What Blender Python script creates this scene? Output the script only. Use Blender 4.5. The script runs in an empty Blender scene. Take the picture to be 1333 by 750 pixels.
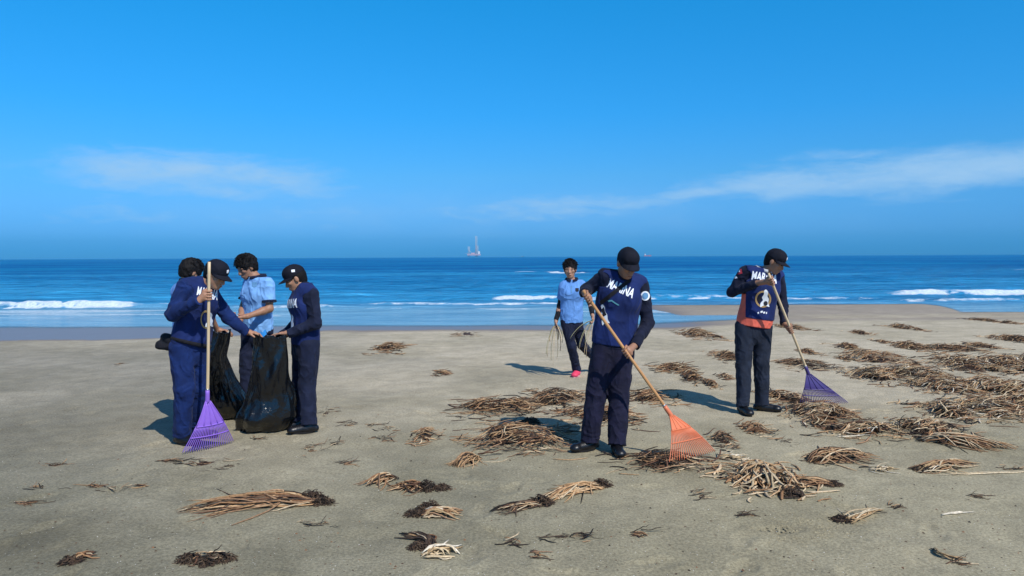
import bpy, bmesh, math, random
import numpy as np
from mathutils import Vector, Matrix
from mathutils.bvhtree import BVHTree

R = math.radians
random.seed(7)
rng = np.random.default_rng(7)
scene = bpy.context.scene
C = scene.collection

# ------------------------------------------------------------------ camera
FPX, CX, CY = 988.0, 666.5, 375.0          # the photograph is 1333 x 750
CAMH = 1.60
PITCH, ROLL = -2.365, 0.28
cam = bpy.data.objects.new('camera', bpy.data.cameras.new('camera'))
C.objects.link(cam)
cam.data.sensor_width = 36.0
cam.data.lens = 36.0 * FPX / 1333.0
cam.data.clip_start = 0.05
cam.data.clip_end = 60000
MROT = Matrix.Rotation(R(90 + PITCH), 3, 'X') @ Matrix.Rotation(R(-ROLL), 3, 'Z')
cam.matrix_world = Matrix.Translation((0, 0, CAMH)) @ MROT.to_4x4()
scene.camera = cam
CAM = np.array((0, 0, CAMH))
MR = np.array(MROT)

# ------------------------------------------------------------------ sky and sun
SUN_EL = 47.0
SUN_DIR = np.array((0.56, -0.83))           # horizontal direction towards the sun
SUN_DIR = SUN_DIR / np.linalg.norm(SUN_DIR)
sv = Vector((SUN_DIR[0] * math.cos(R(SUN_EL)), SUN_DIR[1] * math.cos(R(SUN_EL)), math.sin(R(SUN_EL))))
sun = bpy.data.objects.new('sun', bpy.data.lights.new('sun', 'SUN'))
C.objects.link(sun)
sun.data.energy = 4.3
sun.data.angle = R(0.53)
sun.data.color = (1.0, 0.955, 0.88)
sun.rotation_euler = (-sv).to_track_quat('-Z', 'Y').to_euler()
sun.location = sv * 40

world = bpy.data.worlds.new('World')
scene.world = world
world.use_nodes = True


class NT:
    """tiny node-tree helper"""
    def __init__(s, tree):
        s.t = tree
        s.n = tree.nodes
        s.l = tree.links

    def new(s, typ, **kw):
        nd = s.n.new(typ)
        for k, v in kw.items():
            setattr(nd, k, v)
        return nd

    def put(s, sock, v):
        if isinstance(v, bpy.types.NodeSocket):
            s.l.new(v, sock)
        elif v is not None:
            if hasattr(sock.default_value, '__len__') and not hasattr(v, '__len__'):
                v = (v,) * len(sock.default_value)
            if hasattr(sock.default_value, '__len__') and len(sock.default_value) == 4 and len(v) == 3:
                v = tuple(v) + (1,)
            sock.default_value = v

    def math(s, op, a, b=None, c=None, clamp=False):
        nd = s.new('ShaderNodeMath', operation=op, use_clamp=clamp)
        s.put(nd.inputs[0], a)
        if b is not None: s.put(nd.inputs[1], b)
        if c is not None: s.put(nd.inputs[2], c)
        return nd.outputs[0]

    def vmath(s, op, a, b=None):
        nd = s.new('ShaderNodeVectorMath', operation=op)
        s.put(nd.inputs[0], a)
        if b is not None: s.put(nd.inputs[1], b)
        return nd.outputs[0]

    def mix(s, f, a, b, mode='MIX'):
        nd = s.new('ShaderNodeMix', data_type='RGBA', blend_type=mode)
        s.put(nd.inputs[0], f); s.put(nd.inputs[6], a); s.put(nd.inputs[7], b)
        return nd.outputs[2]

    def ramp(s, f, stops):
        nd = s.new('ShaderNodeMapRange', interpolation_type='SMOOTHSTEP')
        s.put(nd.inputs[0], f)
        for i, v in enumerate(stops):
            s.put(nd.inputs[1 + i], v)
        return nd.outputs[0]

    def noise(s, vec, scale, detail=4.0, rough=0.55, dist=0.0):
        nd = s.new('ShaderNodeTexNoise')
        s.put(nd.inputs['Vector'], vec)
        nd.inputs['Scale'].default_value = scale
        nd.inputs['Detail'].default_value = detail
        nd.inputs['Roughness'].default_value = rough
        nd.inputs['Distortion'].default_value = dist
        return nd.outputs[0]

    def comb(s, x, y, z):
        nd = s.new('ShaderNodeCombineXYZ')
        s.put(nd.inputs[0], x); s.put(nd.inputs[1], y); s.put(nd.inputs[2], z)
        return nd.outputs[0]

    def sep(s, v):
        nd = s.new('ShaderNodeSeparateXYZ')
        s.put(nd.inputs[0], v)
        return nd.outputs


w = NT(world.node_tree)
w.n.clear()
sky = w.new('ShaderNodeTexSky', sky_type='NISHITA', sun_disc=False)
sky.sun_elevation = R(SUN_EL)
sky.sun_rotation = math.atan2(SUN_DIR[0], SUN_DIR[1])
sky.altitude = 0
sky.air_density = 1.0
sky.dust_density = 0.35
sky.ozone_density = 3.0
hsv = w.new('ShaderNodeHueSaturation')
hsv.inputs['Saturation'].default_value = 1.0
w.l.new(sky.outputs[0], hsv.inputs['Color'])
tc = w.new('ShaderNodeTexCoord').outputs['Generated']
sx, sy, sz = w.sep(tc)
cr = w.new('ShaderNodeValToRGB')            # the camera's strongly saturated blue, by height above the horizon
while len(cr.color_ramp.elements) < 8:
    cr.color_ramp.elements.new(0.5)
for e_, (p_, c_) in zip(cr.color_ramp.elements, ((0.0, (0.10, 0.54, 1.58)), (0.010, (0.107, 0.56, 1.62)), (0.032, (0.20, 0.68, 1.68)),
                                                 (0.103, (0.30, 0.92, 1.56)), (0.181, (0.176, 1.07, 1.77)), (0.319, (0.10, 1.30, 1.96)), (0.60, (0.60, 1.10, 1.50)), (1.0, (0.95, 1.02, 1.15)))):
    e_.position = p_
    e_.color = (c_[0] / 2, c_[1] / 2, c_[2] / 2, 1)
w.l.new(sz, cr.inputs[0])
skycol = w.mix(1.0, hsv.outputs[0], w.mix(1.0, cr.outputs[0], (2.0, 2.0, 2.0), 'MULTIPLY'), 'MULTIPLY')
az = w.math('ARCTAN2', sx, sy)              # radians, 0 = straight out to sea
el = w.math('ARCSINE', sz)
# thin cirrus: long streaks low above the horizon, with denser patches
cvec = w.comb(w.math('MULTIPLY', az, 2.2), w.math('MULTIPLY', el, 11.0), 3.7)
warp = w.noise(w.comb(w.math('MULTIPLY', az, 5.0), w.math('MULTIPLY', el, 14.0), 1.3), 1.0, 5.0, 0.6)
cvec2 = w.vmath('ADD', cvec, w.comb(w.math('MULTIPLY', warp, 0.6), w.math('MULTIPLY', warp, 0.9), 0.0))
cn = w.noise(cvec2, 2.1, 7.0, 0.58)
fine = w.noise(w.comb(w.math('MULTIPLY', az, 9.0), w.math('MULTIPLY', el, 30.0), 0.3), 2.0, 6.0, 0.62, 0.4)


def blob(a0, e0, ra, re, tilt=0.0):
    da = w.math('SUBTRACT', az, a0)
    e1 = w.math('SUBTRACT', el, e0)
    de = w.math('SUBTRACT', e1, w.math('MULTIPLY', da, tilt))
    q = w.math('ADD', w.math('POWER', w.math('ABSOLUTE', w.math('DIVIDE', da, ra)), 2.0),
               w.math('POWER', w.math('ABSOLUTE', w.math('DIVIDE', de, re)), 2.0))
    return w.math('EXPONENT', w.math('MULTIPLY', q, -1.0))


cover = None
for (a0, e0, ra, re, tl, k) in ((-0.37, 0.092, 0.19, 0.044, -0.08, 0.95), (-0.28, 0.055, 0.30, 0.026, 0.0, 0.80),
                                (0.05, 0.062, 0.30, 0.020, 0.02, 0.85), (0.50, 0.093, 0.28, 0.031, 0.05, 1.15),
                                (0.30, 0.085, 0.22, 0.013, 0.10, 0.75), (0.42, 0.118, 0.10, 0.010, 0.0, 0.65),
                                (1.6, 0.10, 0.5, 0.030, 0.0, 0.8), (-1.5, 0.09, 0.5, 0.030, 0.0, 0.7),
                                (2.8, 0.10, 0.5, 0.030, 0.0, 0.8), (-2.6, 0.10, 0.5, 0.03, 0.0, 0.8)):
    b = w.math('MULTIPLY', blob(a0, e0, ra, re, tl), k)
    cover = b if cover is None else w.math('MAXIMUM', cover, b)
body = w.math('ADD', w.math('MULTIPLY', cover, 0.80),
              w.math('ADD', w.math('MULTIPLY', w.math('SUBTRACT', cn, 0.5), 1.25), w.math('MULTIPLY', w.math('SUBTRACT', fine, 0.5), 0.55)))
veil = w.math('MULTIPLY', blob(-0.05, 0.052, 0.42, 0.030), w.ramp(warp, (0.25, 0.75, 0.10, 0.42)))
dens = w.math('MULTIPLY', w.ramp(body, (0.22, 1.00, 0.0, 0.92)), w.ramp(cover, (0.03, 0.35, 0.0, 1.0)))
dens = w.math('MAXIMUM', dens, veil)
CLOUD = (4.4, 7.2, 10.4)
skyc = w.mix(dens, skycol, CLOUD)
bg = w.new('ShaderNodeBackground')
bg.inputs['Strength'].default_value = 0.088
w.l.new(skyc, bg.inputs['Color'])
w.l.new(bg.outputs[0], w.new('ShaderNodeOutputWorld').inputs[0])

vs = scene.view_settings
vs.view_transform = 'Standard'
vs.look = 'None'
vs.exposure = 0.0
vs.gamma = 1.0
vs.use_curve_mapping = False


# ------------------------------------------------------------------ pixels to places
def ray(px, py):
    d = MR @ np.array(((px - CX) / FPX, -(py - CY) / FPX, -1.0))
    return d


def atY(px, py, Y):
    d = ray(px, py)
    return CAM + d * (Y / d[1])


def atZ(px, py, z=0.0):
    d = ray(px, py)
    return CAM + d * ((z - CAMH) / d[2])


# ------------------------------------------------------------------ noise
def vnoise(P, seed=0):
    """value noise in 3D, P (N,3) -> (N,) in 0..1"""
    Pi = np.floor(P).astype(np.int64)
    f = P - Pi
    f = f * f * (3 - 2 * f)

    def h(i, j, k):
        n = (i * 374761393 + j * 668265263 + k * 2147483647 + seed * 144665) & 0x7fffffff
        n = ((n ^ (n >> 13)) * 1274126177) & 0x7fffffff
        n = n ^ (n >> 16)
        return (n & 0xffff) / 65535.0
    x, y, z = Pi[:, 0], Pi[:, 1], Pi[:, 2]
    r = 0
    for a in (0, 1):
        wa = f[:, 0] if a else 1 - f[:, 0]
        for b in (0, 1):
            wb = f[:, 1] if b else 1 - f[:, 1]
            for c in (0, 1):
                wc = f[:, 2] if c else 1 - f[:, 2]
                r = r + wa * wb * wc * h(x + a, y + b, z + c)
    return r


def fbm(P, seed=0, octs=4, gain=0.5):
    s, a, t = 0, 1.0, 0
    for o in range(octs):
        s = s + a * vnoise(P * (2.03 ** o) + 17.3 * o, seed + o)
        t += a
        a *= gain
    return s / t


def sstep(a, b, x):
    t = np.clip((x - a) / (b - a), 0, 1)
    return t * t * (3 - 2 * t)


# ------------------------------------------------------------------ materials
MATS = {}


def principled(name):
    m = bpy.data.materials.new(name)
    m.use_nodes = True
    t = NT(m.node_tree)
    b = t.n['Principled BSDF']
    return m, t, b


def cloth(name, col, rough=0.85, var=0.25, scale=9.0, bump=0.25, sheen=0.03):
    m, t, b = principled(name)
    co = t.new('ShaderNodeTexCoord').outputs['Object']
    n1 = t.noise(co, scale, 5.0, 0.6)
    n2 = t.noise(co, 900.0, 2.0, 0.6)
    c = t.mix(t.ramp(n1, (0.3, 0.7, 0.0, 1.0)), [x * (1 - var) for x in col], [min(1, x * (1 + var)) for x in col])
    t.put(b.inputs['Base Color'], c)
    b.inputs['Roughness'].default_value = rough
    b.inputs['Specular IOR Level'].default_value = 0.25
    b.inputs['Sheen Weight'].default_value = sheen
    b.inputs['Sheen Roughness'].default_value = 0.5
    wv = t.noise(co, 38.0, 4.0, 0.6, 0.6)
    bp = t.new('ShaderNodeBump')
    bp.inputs['Strength'].default_value = bump
    bp.inputs['Distance'].default_value = 0.012
    t.put(bp.inputs['Height'], t.math('ADD', t.math('MULTIPLY', wv, 0.5), t.math('MULTIPLY', n2, 0.08)))
    mp = t.new('ShaderNodeMapping')
    mp.inputs['Rotation'].default_value = (0.5, 0.35, 0.2)
    mp.inputs['Scale'].default_value = (1.5, 1.5, 0.75)
    t.l.new(co, mp.inputs[0])
    rid = t.noise(mp.outputs[0], 4.6, 1.5, 0.45, 0.9)
    rid = t.math('POWER', t.math('SUBTRACT', 1.0, t.math('ABSOLUTE', t.math('SUBTRACT', t.math('MULTIPLY', rid, 2.0), 1.0))), 2.5)
    bp2 = t.new('ShaderNodeBump')
    bp2.inputs['Strength'].default_value = bump * 1.5
    bp2.inputs['Distance'].default_value = 0.035
    t.put(bp2.inputs['Height'], rid)
    t.l.new(bp.outputs[0], bp2.inputs['Normal'])
    t.l.new(bp2.outputs[0], b.inputs['Normal'])
    MATS[name] = m
    return m


def plain(name, col, rough=0.5, spec=0.5, var=0.12, scale=20.0, bump=0.1, metal=0.0, coat=0.0):
    m, t, b = principled(name)
    co = t.new('ShaderNodeTexCoord').outputs['Object']
    n1 = t.noise(co, scale, 5.0, 0.6)
    c = t.mix(n1, [x * (1 - var) for x in col], [min(1, x * (1 + var)) for x in col])
    t.put(b.inputs['Base Color'], c)
    t.put(b.inputs['Roughness'], t.math('ADD', t.math('MULTIPLY', n1, 0.2), rough - 0.1))
    b.inputs['Specular IOR Level'].default_value = spec
    b.inputs['Metallic'].default_value = metal
    b.inputs['Coat Weight'].default_value = coat
    if bump:
        bp = t.new('ShaderNodeBump')
        bp.inputs['Strength'].default_value = bump
        bp.inputs['Distance'].default_value = 0.005
        t.put(bp.inputs['Height'], t.noise(co, scale * 4, 4.0, 0.6))
        t.l.new(bp.outputs[0], b.inputs['Normal'])
    MATS[name] = m
    return m


cloth('navy_bright', (0.0055, 0.020, 0.098))
cloth('navy_vest', (0.008, 0.020, 0.100))
cloth('navy_vest_bright', (0.009, 0.021, 0.105))
cloth('navy_dark', (0.0065, 0.009, 0.026))
cloth('navy_trouser', (0.008, 0.008, 0.026))
cloth('slate_trouser', (0.012, 0.017, 0.032))
cloth('navy_mid', (0.008, 0.012, 0.034))
cloth('polo_blue', (0.20, 0.42, 0.78), var=0.10)
cloth('polo_blue_deep', (0.13, 0.30, 0.66), var=0.10)
cloth('black_cloth', (0.009, 0.009, 0.013))
cloth('coral', (0.78, 0.15, 0.10), var=0.12)
cloth('grey_lining', (0.42, 0.43, 0.46))
cloth('cap_black', (0.0055, 0.0065, 0.014), bump=0.12, sheen=0.0)
cloth('cyan_cloth', (0.03, 0.28, 0.75))
plain('white_print', (0.80, 0.82, 0.86), 0.7, 0.2, 0.08, 40)
plain('gold_print', (0.42, 0.27, 0.12), 0.7, 0.2, 0.2, 60)
plain('dark_print', (0.02, 0.02, 0.03), 0.7, 0.2)
plain('red_print', (0.45, 0.04, 0.06), 0.7, 0.2)
plain('teal_print', (0.10, 0.30, 0.38), 0.7, 0.2)
plain('blue_print', (0.12, 0.28, 0.48), 0.7, 0.2)
plain('boot_black', (0.006, 0.006, 0.008), 0.38, 0.5, 0.3, 30, 0.25)
plain('boot_sole', (0.012, 0.011, 0.011), 0.8, 0.3)
plain('shoe_pink', (0.75, 0.06, 0.13), 0.6, 0.3)
plain('shoe_sole', (0.65, 0.35, 0.38), 0.7, 0.3)
plain('eye_dark', (0.006, 0.005, 0.005), 0.25, 0.5, 0.1, 20, 0)
plain('lip', (0.20, 0.065, 0.05), 0.5, 0.3)
plain('watch_black', (0.02, 0.02, 0.022), 0.35, 0.5)
plain('rake_purple', (0.27, 0.135, 0.60), 0.42, 0.45, 0.10, 15, 0.05)
plain('rake_violet', (0.070, 0.048, 0.19), 0.42, 0.45, 0.10, 15, 0.05)
plain('rake_orange', (0.72, 0.20, 0.09), 0.45, 0.45, 0.12, 15, 0.05)
plain('steel', (0.45, 0.44, 0.42), 0.4, 0.5, 0.1, 20, 0.05, 0.9)
plain('rig_pink', (0.62, 0.40, 0.42), 0.6)
plain('rig_grey', (0.55, 0.56, 0.58), 0.6)
plain('hull_red', (0.55, 0.10, 0.08), 0.5)
plain('ship_white', (0.8, 0.8, 0.78), 0.5)
plain('buoy_dark', (0.03, 0.05, 0.06), 0.5)
plain('shell', (0.74, 0.71, 0.65), 0.55, 0.4)


def skin_mat(name, col):
    m, t, b = principled(name)
    co = t.new('ShaderNodeTexCoord').outputs['Object']
    n1 = t.noise(co, 26.0, 4.0, 0.6)
    c = t.mix(n1, [x * 0.84 for x in col], [x * 1.16 for x in col])
    t.put(b.inputs['Base Color'], c)
    b.inputs['Roughness'].default_value = 0.52
    b.inputs['Specular IOR Level'].default_value = 0.4
    b.inputs['Subsurface Weight'].default_value = 0.12
    b.inputs['Subsurface Radius'].default_value = (0.012, 0.005, 0.003)
    b.inputs['Subsurface Scale'].default_value = 1.0
    MATS[name] = m


skin_mat('skin_tan', (0.40, 0.205, 0.125))
skin_mat('skin_brown', (0.35, 0.180, 0.110))
skin_mat('skin_light', (0.42, 0.225, 0.145))

m, t, b = principled('hair_black')
co = t.new('ShaderNodeTexCoord').outputs['Object']
t.put(b.inputs['Base Color'], t.mix(t.noise(co, 120, 3), (0.004, 0.004, 0.005), (0.014, 0.012, 0.012)))
b.inputs['Roughness'].default_value = 0.7
b.inputs['Specular IOR Level'].default_value = 0.15
MATS['hair_black'] = m


def wood(name, a, bcol):
    m, t, b = principled(name)
    co = t.new('ShaderNodeTexCoord').outputs['Object']
    mp = t.new('ShaderNodeMapping')
    mp.inputs['Scale'].default_value = (60, 60, 4)
    t.l.new(co, mp.inputs[0])
    n = t.noise(mp.outputs[0], 1.0, 5, 0.6, 0.5)
    t.put(b.inputs['Base Color'], t.mix(t.ramp(n, (0.3, 0.7, 0, 1)), a, bcol))
    b.inputs['Roughness'].default_value = 0.55
    MATS[name] = m


wood('wood_pale', (0.60, 0.43, 0.24), (0.72, 0.56, 0.36))
wood('wood_orange', (0.46, 0.22, 0.08), (0.60, 0.32, 0.13))

# black plastic film with creases
m, t, b = principled('bag_plastic')
co = t.new('ShaderNodeTexCoord').outputs['Object']
b.inputs['Base Color'].default_value = (0.006, 0.007, 0.009, 1)
b.inputs['Roughness'].default_value = 0.17
b.inputs['Specular IOR Level'].default_value = 0.5
mp = t.new('ShaderNodeMapping'); mp.inputs['Scale'].default_value = (1, 1, 0.5)
t.l.new(co, mp.inputs[0])
n1 = t.noise(mp.outputs[0], 7, 5, 0.5, 1.8)
n2 = t.noise(co, 17, 3, 0.5, 1.2)
bp = t.new('ShaderNodeBump'); bp.inputs['Strength'].default_value = 0.38; bp.inputs['Distance'].default_value = 0.04
t.put(bp.inputs['Height'], t.math('ADD', n1, t.math('MULTIPLY', n2, 0.3)))
t.l.new(bp.outputs[0], b.inputs['Normal'])
MATS['bag_plastic'] = m

# dried plants: colour of every strand comes with the mesh
m, t, b = principled('dry_plant')
at = t.new('ShaderNodeAttribute', attribute_name='Col')
co = t.new('ShaderNodeTexCoord').outputs['Object']
n1 = t.noise(co, 60, 4, 0.65)
t.put(b.inputs['Base Color'], t.mix(1.0, at.outputs['Color'], t.mix(t.ramp(n1, (0.3, 0.7, 0, 1)), (0.72, 0.70, 0.66), (1.22, 1.22, 1.2)), 'MULTIPLY'))
b.inputs['Roughness'].default_value = 0.75
b.inputs['Specular IOR Level'].default_value = 0.25
MATS['dry_plant'] = m

# sand: wet attribute darkens and glosses it
m, t, b = principled('sand')
geo = t.new('ShaderNodeNewGeometry').outputs['Position']
wet = t.new('ShaderNodeAttribute', attribute_name='wet').outputs['Fac']
damp = t.new('ShaderNodeAttribute', attribute_name='damp').outputs['Fac']
big = t.noise(geo, 0.55, 5, 0.55, 0.6)
mid = t.noise(geo, 3.5, 6, 0.6, 0.3)
fin = t.noise(geo, 60, 5, 0.7)
grain = t.noise(geo, 330, 3, 0.7)
paler = t.new('ShaderNodeAttribute', attribute_name='dry').outputs['Fac']  # blends to a paler, warmer sand colour with distance
c = t.mix(t.ramp(big, (0.32, 0.68, 0, 1)), (0.305, 0.265, 0.170), (0.380, 0.332, 0.222))
c = t.mix(paler, c, t.mix(t.ramp(big, (0.32, 0.68, 0, 1)), (0.415, 0.355, 0.248), (0.515, 0.440, 0.322)))
moist = t.new('ShaderNodeAttribute', attribute_name='moist').outputs['Fac']
c = t.mix(moist, c, t.mix(1.0, c, (0.62, 0.65, 0.69), 'MULTIPLY'))
c = t.mix(1.0, c, t.mix(t.ramp(mid, (0.3, 0.7, 0, 1)), (0.86, 0.86, 0.85), (1.10, 1.10, 1.09)), 'MULTIPLY')
c = t.mix(1.0, c, t.mix(t.ramp(fin, (0.38, 0.62, 0, 1)), (0.76, 0.76, 0.75), (1.18, 1.18, 1.18)), 'MULTIPLY')
c = t.mix(1.0, c, t.mix(t.ramp(grain, (0.3, 0.7, 0, 1)), (0.80, 0.80, 0.80), (1.20, 1.20, 1.20)), 'MULTIPLY')
# tiny shell flecks
vo = t.new('ShaderNodeTexVoronoi'); vo.inputs['Scale'].default_value = 46.0
t.put(vo.inputs['Vector'], t.vmath('ADD', t.vmath('MULTIPLY', geo, (0.55, 1.5, 1.0)), t.comb(t.math('MULTIPLY', mid, 0.5), t.math('MULTIPLY', mid, 0.4), 0.0)))
fk = t.math('MULTIPLY', t.math('LESS_THAN', vo.outputs['Distance'], 0.16),
            t.math('GREATER_THAN', t.sep(vo.outputs['Color'])[0], 0.72))
c = t.mix(t.math('MULTIPLY', fk, 0.42), c, (0.56, 0.51, 0.43))
c = t.mix(t.math('MULTIPLY', damp, 0.75), c, t.mix(1.0, c, (0.62, 0.60, 0.57), 'MULTIPLY'))
c = t.mix(wet, c, (0.205, 0.165, 0.142))
t.put(b.inputs['Base Color'], c)
t.put(b.inputs['Roughness'], t.math('SUBTRACT', 0.95, t.math('MULTIPLY', t.math('POWER', wet, 3.0), 0.60)))
b.inputs['Specular IOR Level'].default_value = 0.3
bp = t.new('ShaderNodeBump'); bp.inputs['Distance'].default_value = 0.012
t.put(bp.inputs['Strength'], t.math('SUBTRACT', 0.65, t.math('MULTIPLY', wet, 0.6)))
t.put(bp.inputs['Height'], t.math('ADD', t.math('MULTIPLY', fin, 0.7), t.math('ADD', t.math('MULTIPLY', grain, 0.35), t.math('MULTIPLY', mid, 1.2))))
t.l.new(bp.outputs[0], b.inputs['Normal'])
MATS['sand'] = m

# sea
m, t, b = principled('sea_water')
geo = t.new('ShaderNodeNewGeometry').outputs['Position']
gx, gy, gz = t.sep(geo)
foam = t.new('ShaderNodeAttribute', attribute_name='foam').outputs['Fac']
shal = t.new('ShaderNodeAttribute', attribute_name='shallow').outputs['Fac']
edge = t.new('ShaderNodeAttribute', attribute_name='edge').outputs['Fac']
v1 = t.comb(t.math('MULTIPLY', gx, 0.35), gy, 0.0)
v2 = t.comb(t.math('MULTIPLY', gx, 0.04), t.math('MULTIPLY', gy, 0.10), 2.0)
patch = t.noise(v2, 0.5, 5, 0.6)
deepc = t.mix(t.ramp(patch, (0.35, 0.65, 0, 1)), (0.000, 0.098, 0.330), (0.006, 0.200, 0.430))
near = t.new('ShaderNodeAttribute', attribute_name='near').outputs['Fac']
deepc = t.mix(near, deepc, t.mix(t.ramp(patch, (0.35, 0.65, 0, 1)), (0.007, 0.185, 0.43), (0.042, 0.335, 0.63)))
c = t.mix(shal, deepc, (0.23, 0.41, 0.50))
chop = t.noise(v1, 1.6, 6, 0.68, 0.5)
streak = t.noise(t.comb(t.math('MULTIPLY', gx, 0.22), t.math('MULTIPLY', gy, 0.8), 5.0), 1.0, 7, 0.78, 0.3)
c = t.mix(1.0, c, t.mix(t.ramp(streak, (0.35, 0.65, 0, 1)), (0.60, 0.70, 0.76), (1.32, 1.26, 1.22)), 'MULTIPLY')
swell = t.noise(v2, 3.0, 4, 0.6, 0.4)
bp = t.new('ShaderNodeBump')
t.put(bp.inputs['Strength'], t.math('SUBTRACT', 0.95, t.math('MULTIPLY', shal, 0.85)))
bp.inputs['Distance'].default_value = 0.55
t.put(bp.inputs['Height'], t.math('ADD', chop, t.math('MULTIPLY', swell, 3.5)))
b = t.new('ShaderNodeMixShader')            # body colour under a wind-roughened surface: steep facets keep the mirror share low far out
dif = t.new('ShaderNodeBsdfDiffuse'); t.put(dif.inputs['Color'], c)
glo = t.new('ShaderNodeBsdfGlossy'); glo.inputs['Roughness'].default_value = 0.12
fr = t.new('ShaderNodeFresnel'); fr.inputs['IOR'].default_value = 1.33
for q_ in (dif, glo, fr):
    t.l.new(bp.outputs[0], q_.inputs['Normal'])
t.put(b.inputs[0], t.math('MINIMUM', fr.outputs[0], t.math('ADD', 0.30, t.math('MULTIPLY', shal, 0.50))))
t.l.new(dif.outputs[0], b.inputs[1]); t.l.new(glo.outputs[0], b.inputs[2])
fo = t.new('ShaderNodeBsdfDiffuse'); t.put(fo.inputs['Color'], t.mix(t.ramp(t.noise(geo, 9.0, 5, 0.7), (0.3, 0.7, 0, 1)), (0.42, 0.52, 0.60), (0.66, 0.74, 0.80)))
fn = t.noise(t.comb(gx, t.math('MULTIPLY', gy, 1.6), t.math('MULTIPLY', gz, 3.0)), 3.6, 6, 0.75, 0.4)
ff = t.math('MULTIPLY', t.math('SUBTRACT', t.math('ADD', t.math('MULTIPLY', foam, 1.30), t.math('MULTIPLY', fn, 1.1)), 1.00), 2.2, clamp=True)
ms = t.new('ShaderNodeMixShader'); t.put(ms.inputs[0], ff)
t.l.new(b.outputs[0], ms.inputs[1]); t.l.new(fo.outputs[0], ms.inputs[2])
tr = t.new('ShaderNodeBsdfTransparent')
ms2 = t.new('ShaderNodeMixShader'); t.put(ms2.inputs[0], edge)
t.l.new(tr.outputs[0], ms2.inputs[1]); t.l.new(ms.outputs[0], ms2.inputs[2])
t.l.new(ms2.outputs[0], t.n['Material Output'].inputs[0])
MATS['sea_water'] = m


# ------------------------------------------------------------------ object helpers
def link(name, me, mat, parent=None, smooth=True):
    if smooth and len(me.polygons):
        me.polygons.foreach_set('use_smooth', np.ones(len(me.polygons), bool))
    if mat:
        me.materials.append(MATS[mat])
    o = bpy.data.objects.new(name, me)
    C.objects.link(o)
    if parent is not None:
        o.parent = parent
        o.matrix_parent_inverse = parent_world(parent).inverted()
    return o


def parent_world(p):
    mats = []
    q = p
    m4 = Matrix.Identity(4)
    chain = []
    while q is not None:
        chain.append(q); q = q.parent
    for q in reversed(chain):
        loc = q.matrix_basis
        m4 = m4 @ (q.matrix_parent_inverse @ loc if q.parent else loc)
    return m4


def mesh_np(verts, faces):
    me = bpy.data.meshes.new('mesh')
    verts = np.asarray(verts, dtype=np.float32)
    faces = np.asarray(faces, dtype=np.int32)
    k = faces.shape[1]
    me.vertices.add(len(verts))
    me.vertices.foreach_set('co', verts.ravel())
    me.loops.add(faces.size)
    me.loops.foreach_set('vertex_index', faces.ravel())
    me.polygons.add(len(faces))
    me.polygons.foreach_set('loop_start', np.arange(0, faces.size, k, dtype=np.int32))
    me.update(calc_edges=True)
    me.validate()
    return me


def attr(me, name, vals):
    a = me.attributes.new(name, 'FLOAT', 'POINT')
    a.data.foreach_set('value', np.asarray(vals, dtype=np.float32))


def tag(o, label=None, cat=None, group=None, kind=None):
    if label: o['label'] = label
    if cat: o['category'] = cat
    if group: o['group'] = group
    if kind: o['kind'] = kind
    return o


def empty(name, loc):
    o = bpy.data.objects.new(name, None)
    o.empty_display_size = 0.2
    o.location = Vector(loc)
    C.objects.link(o)
    return o


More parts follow.
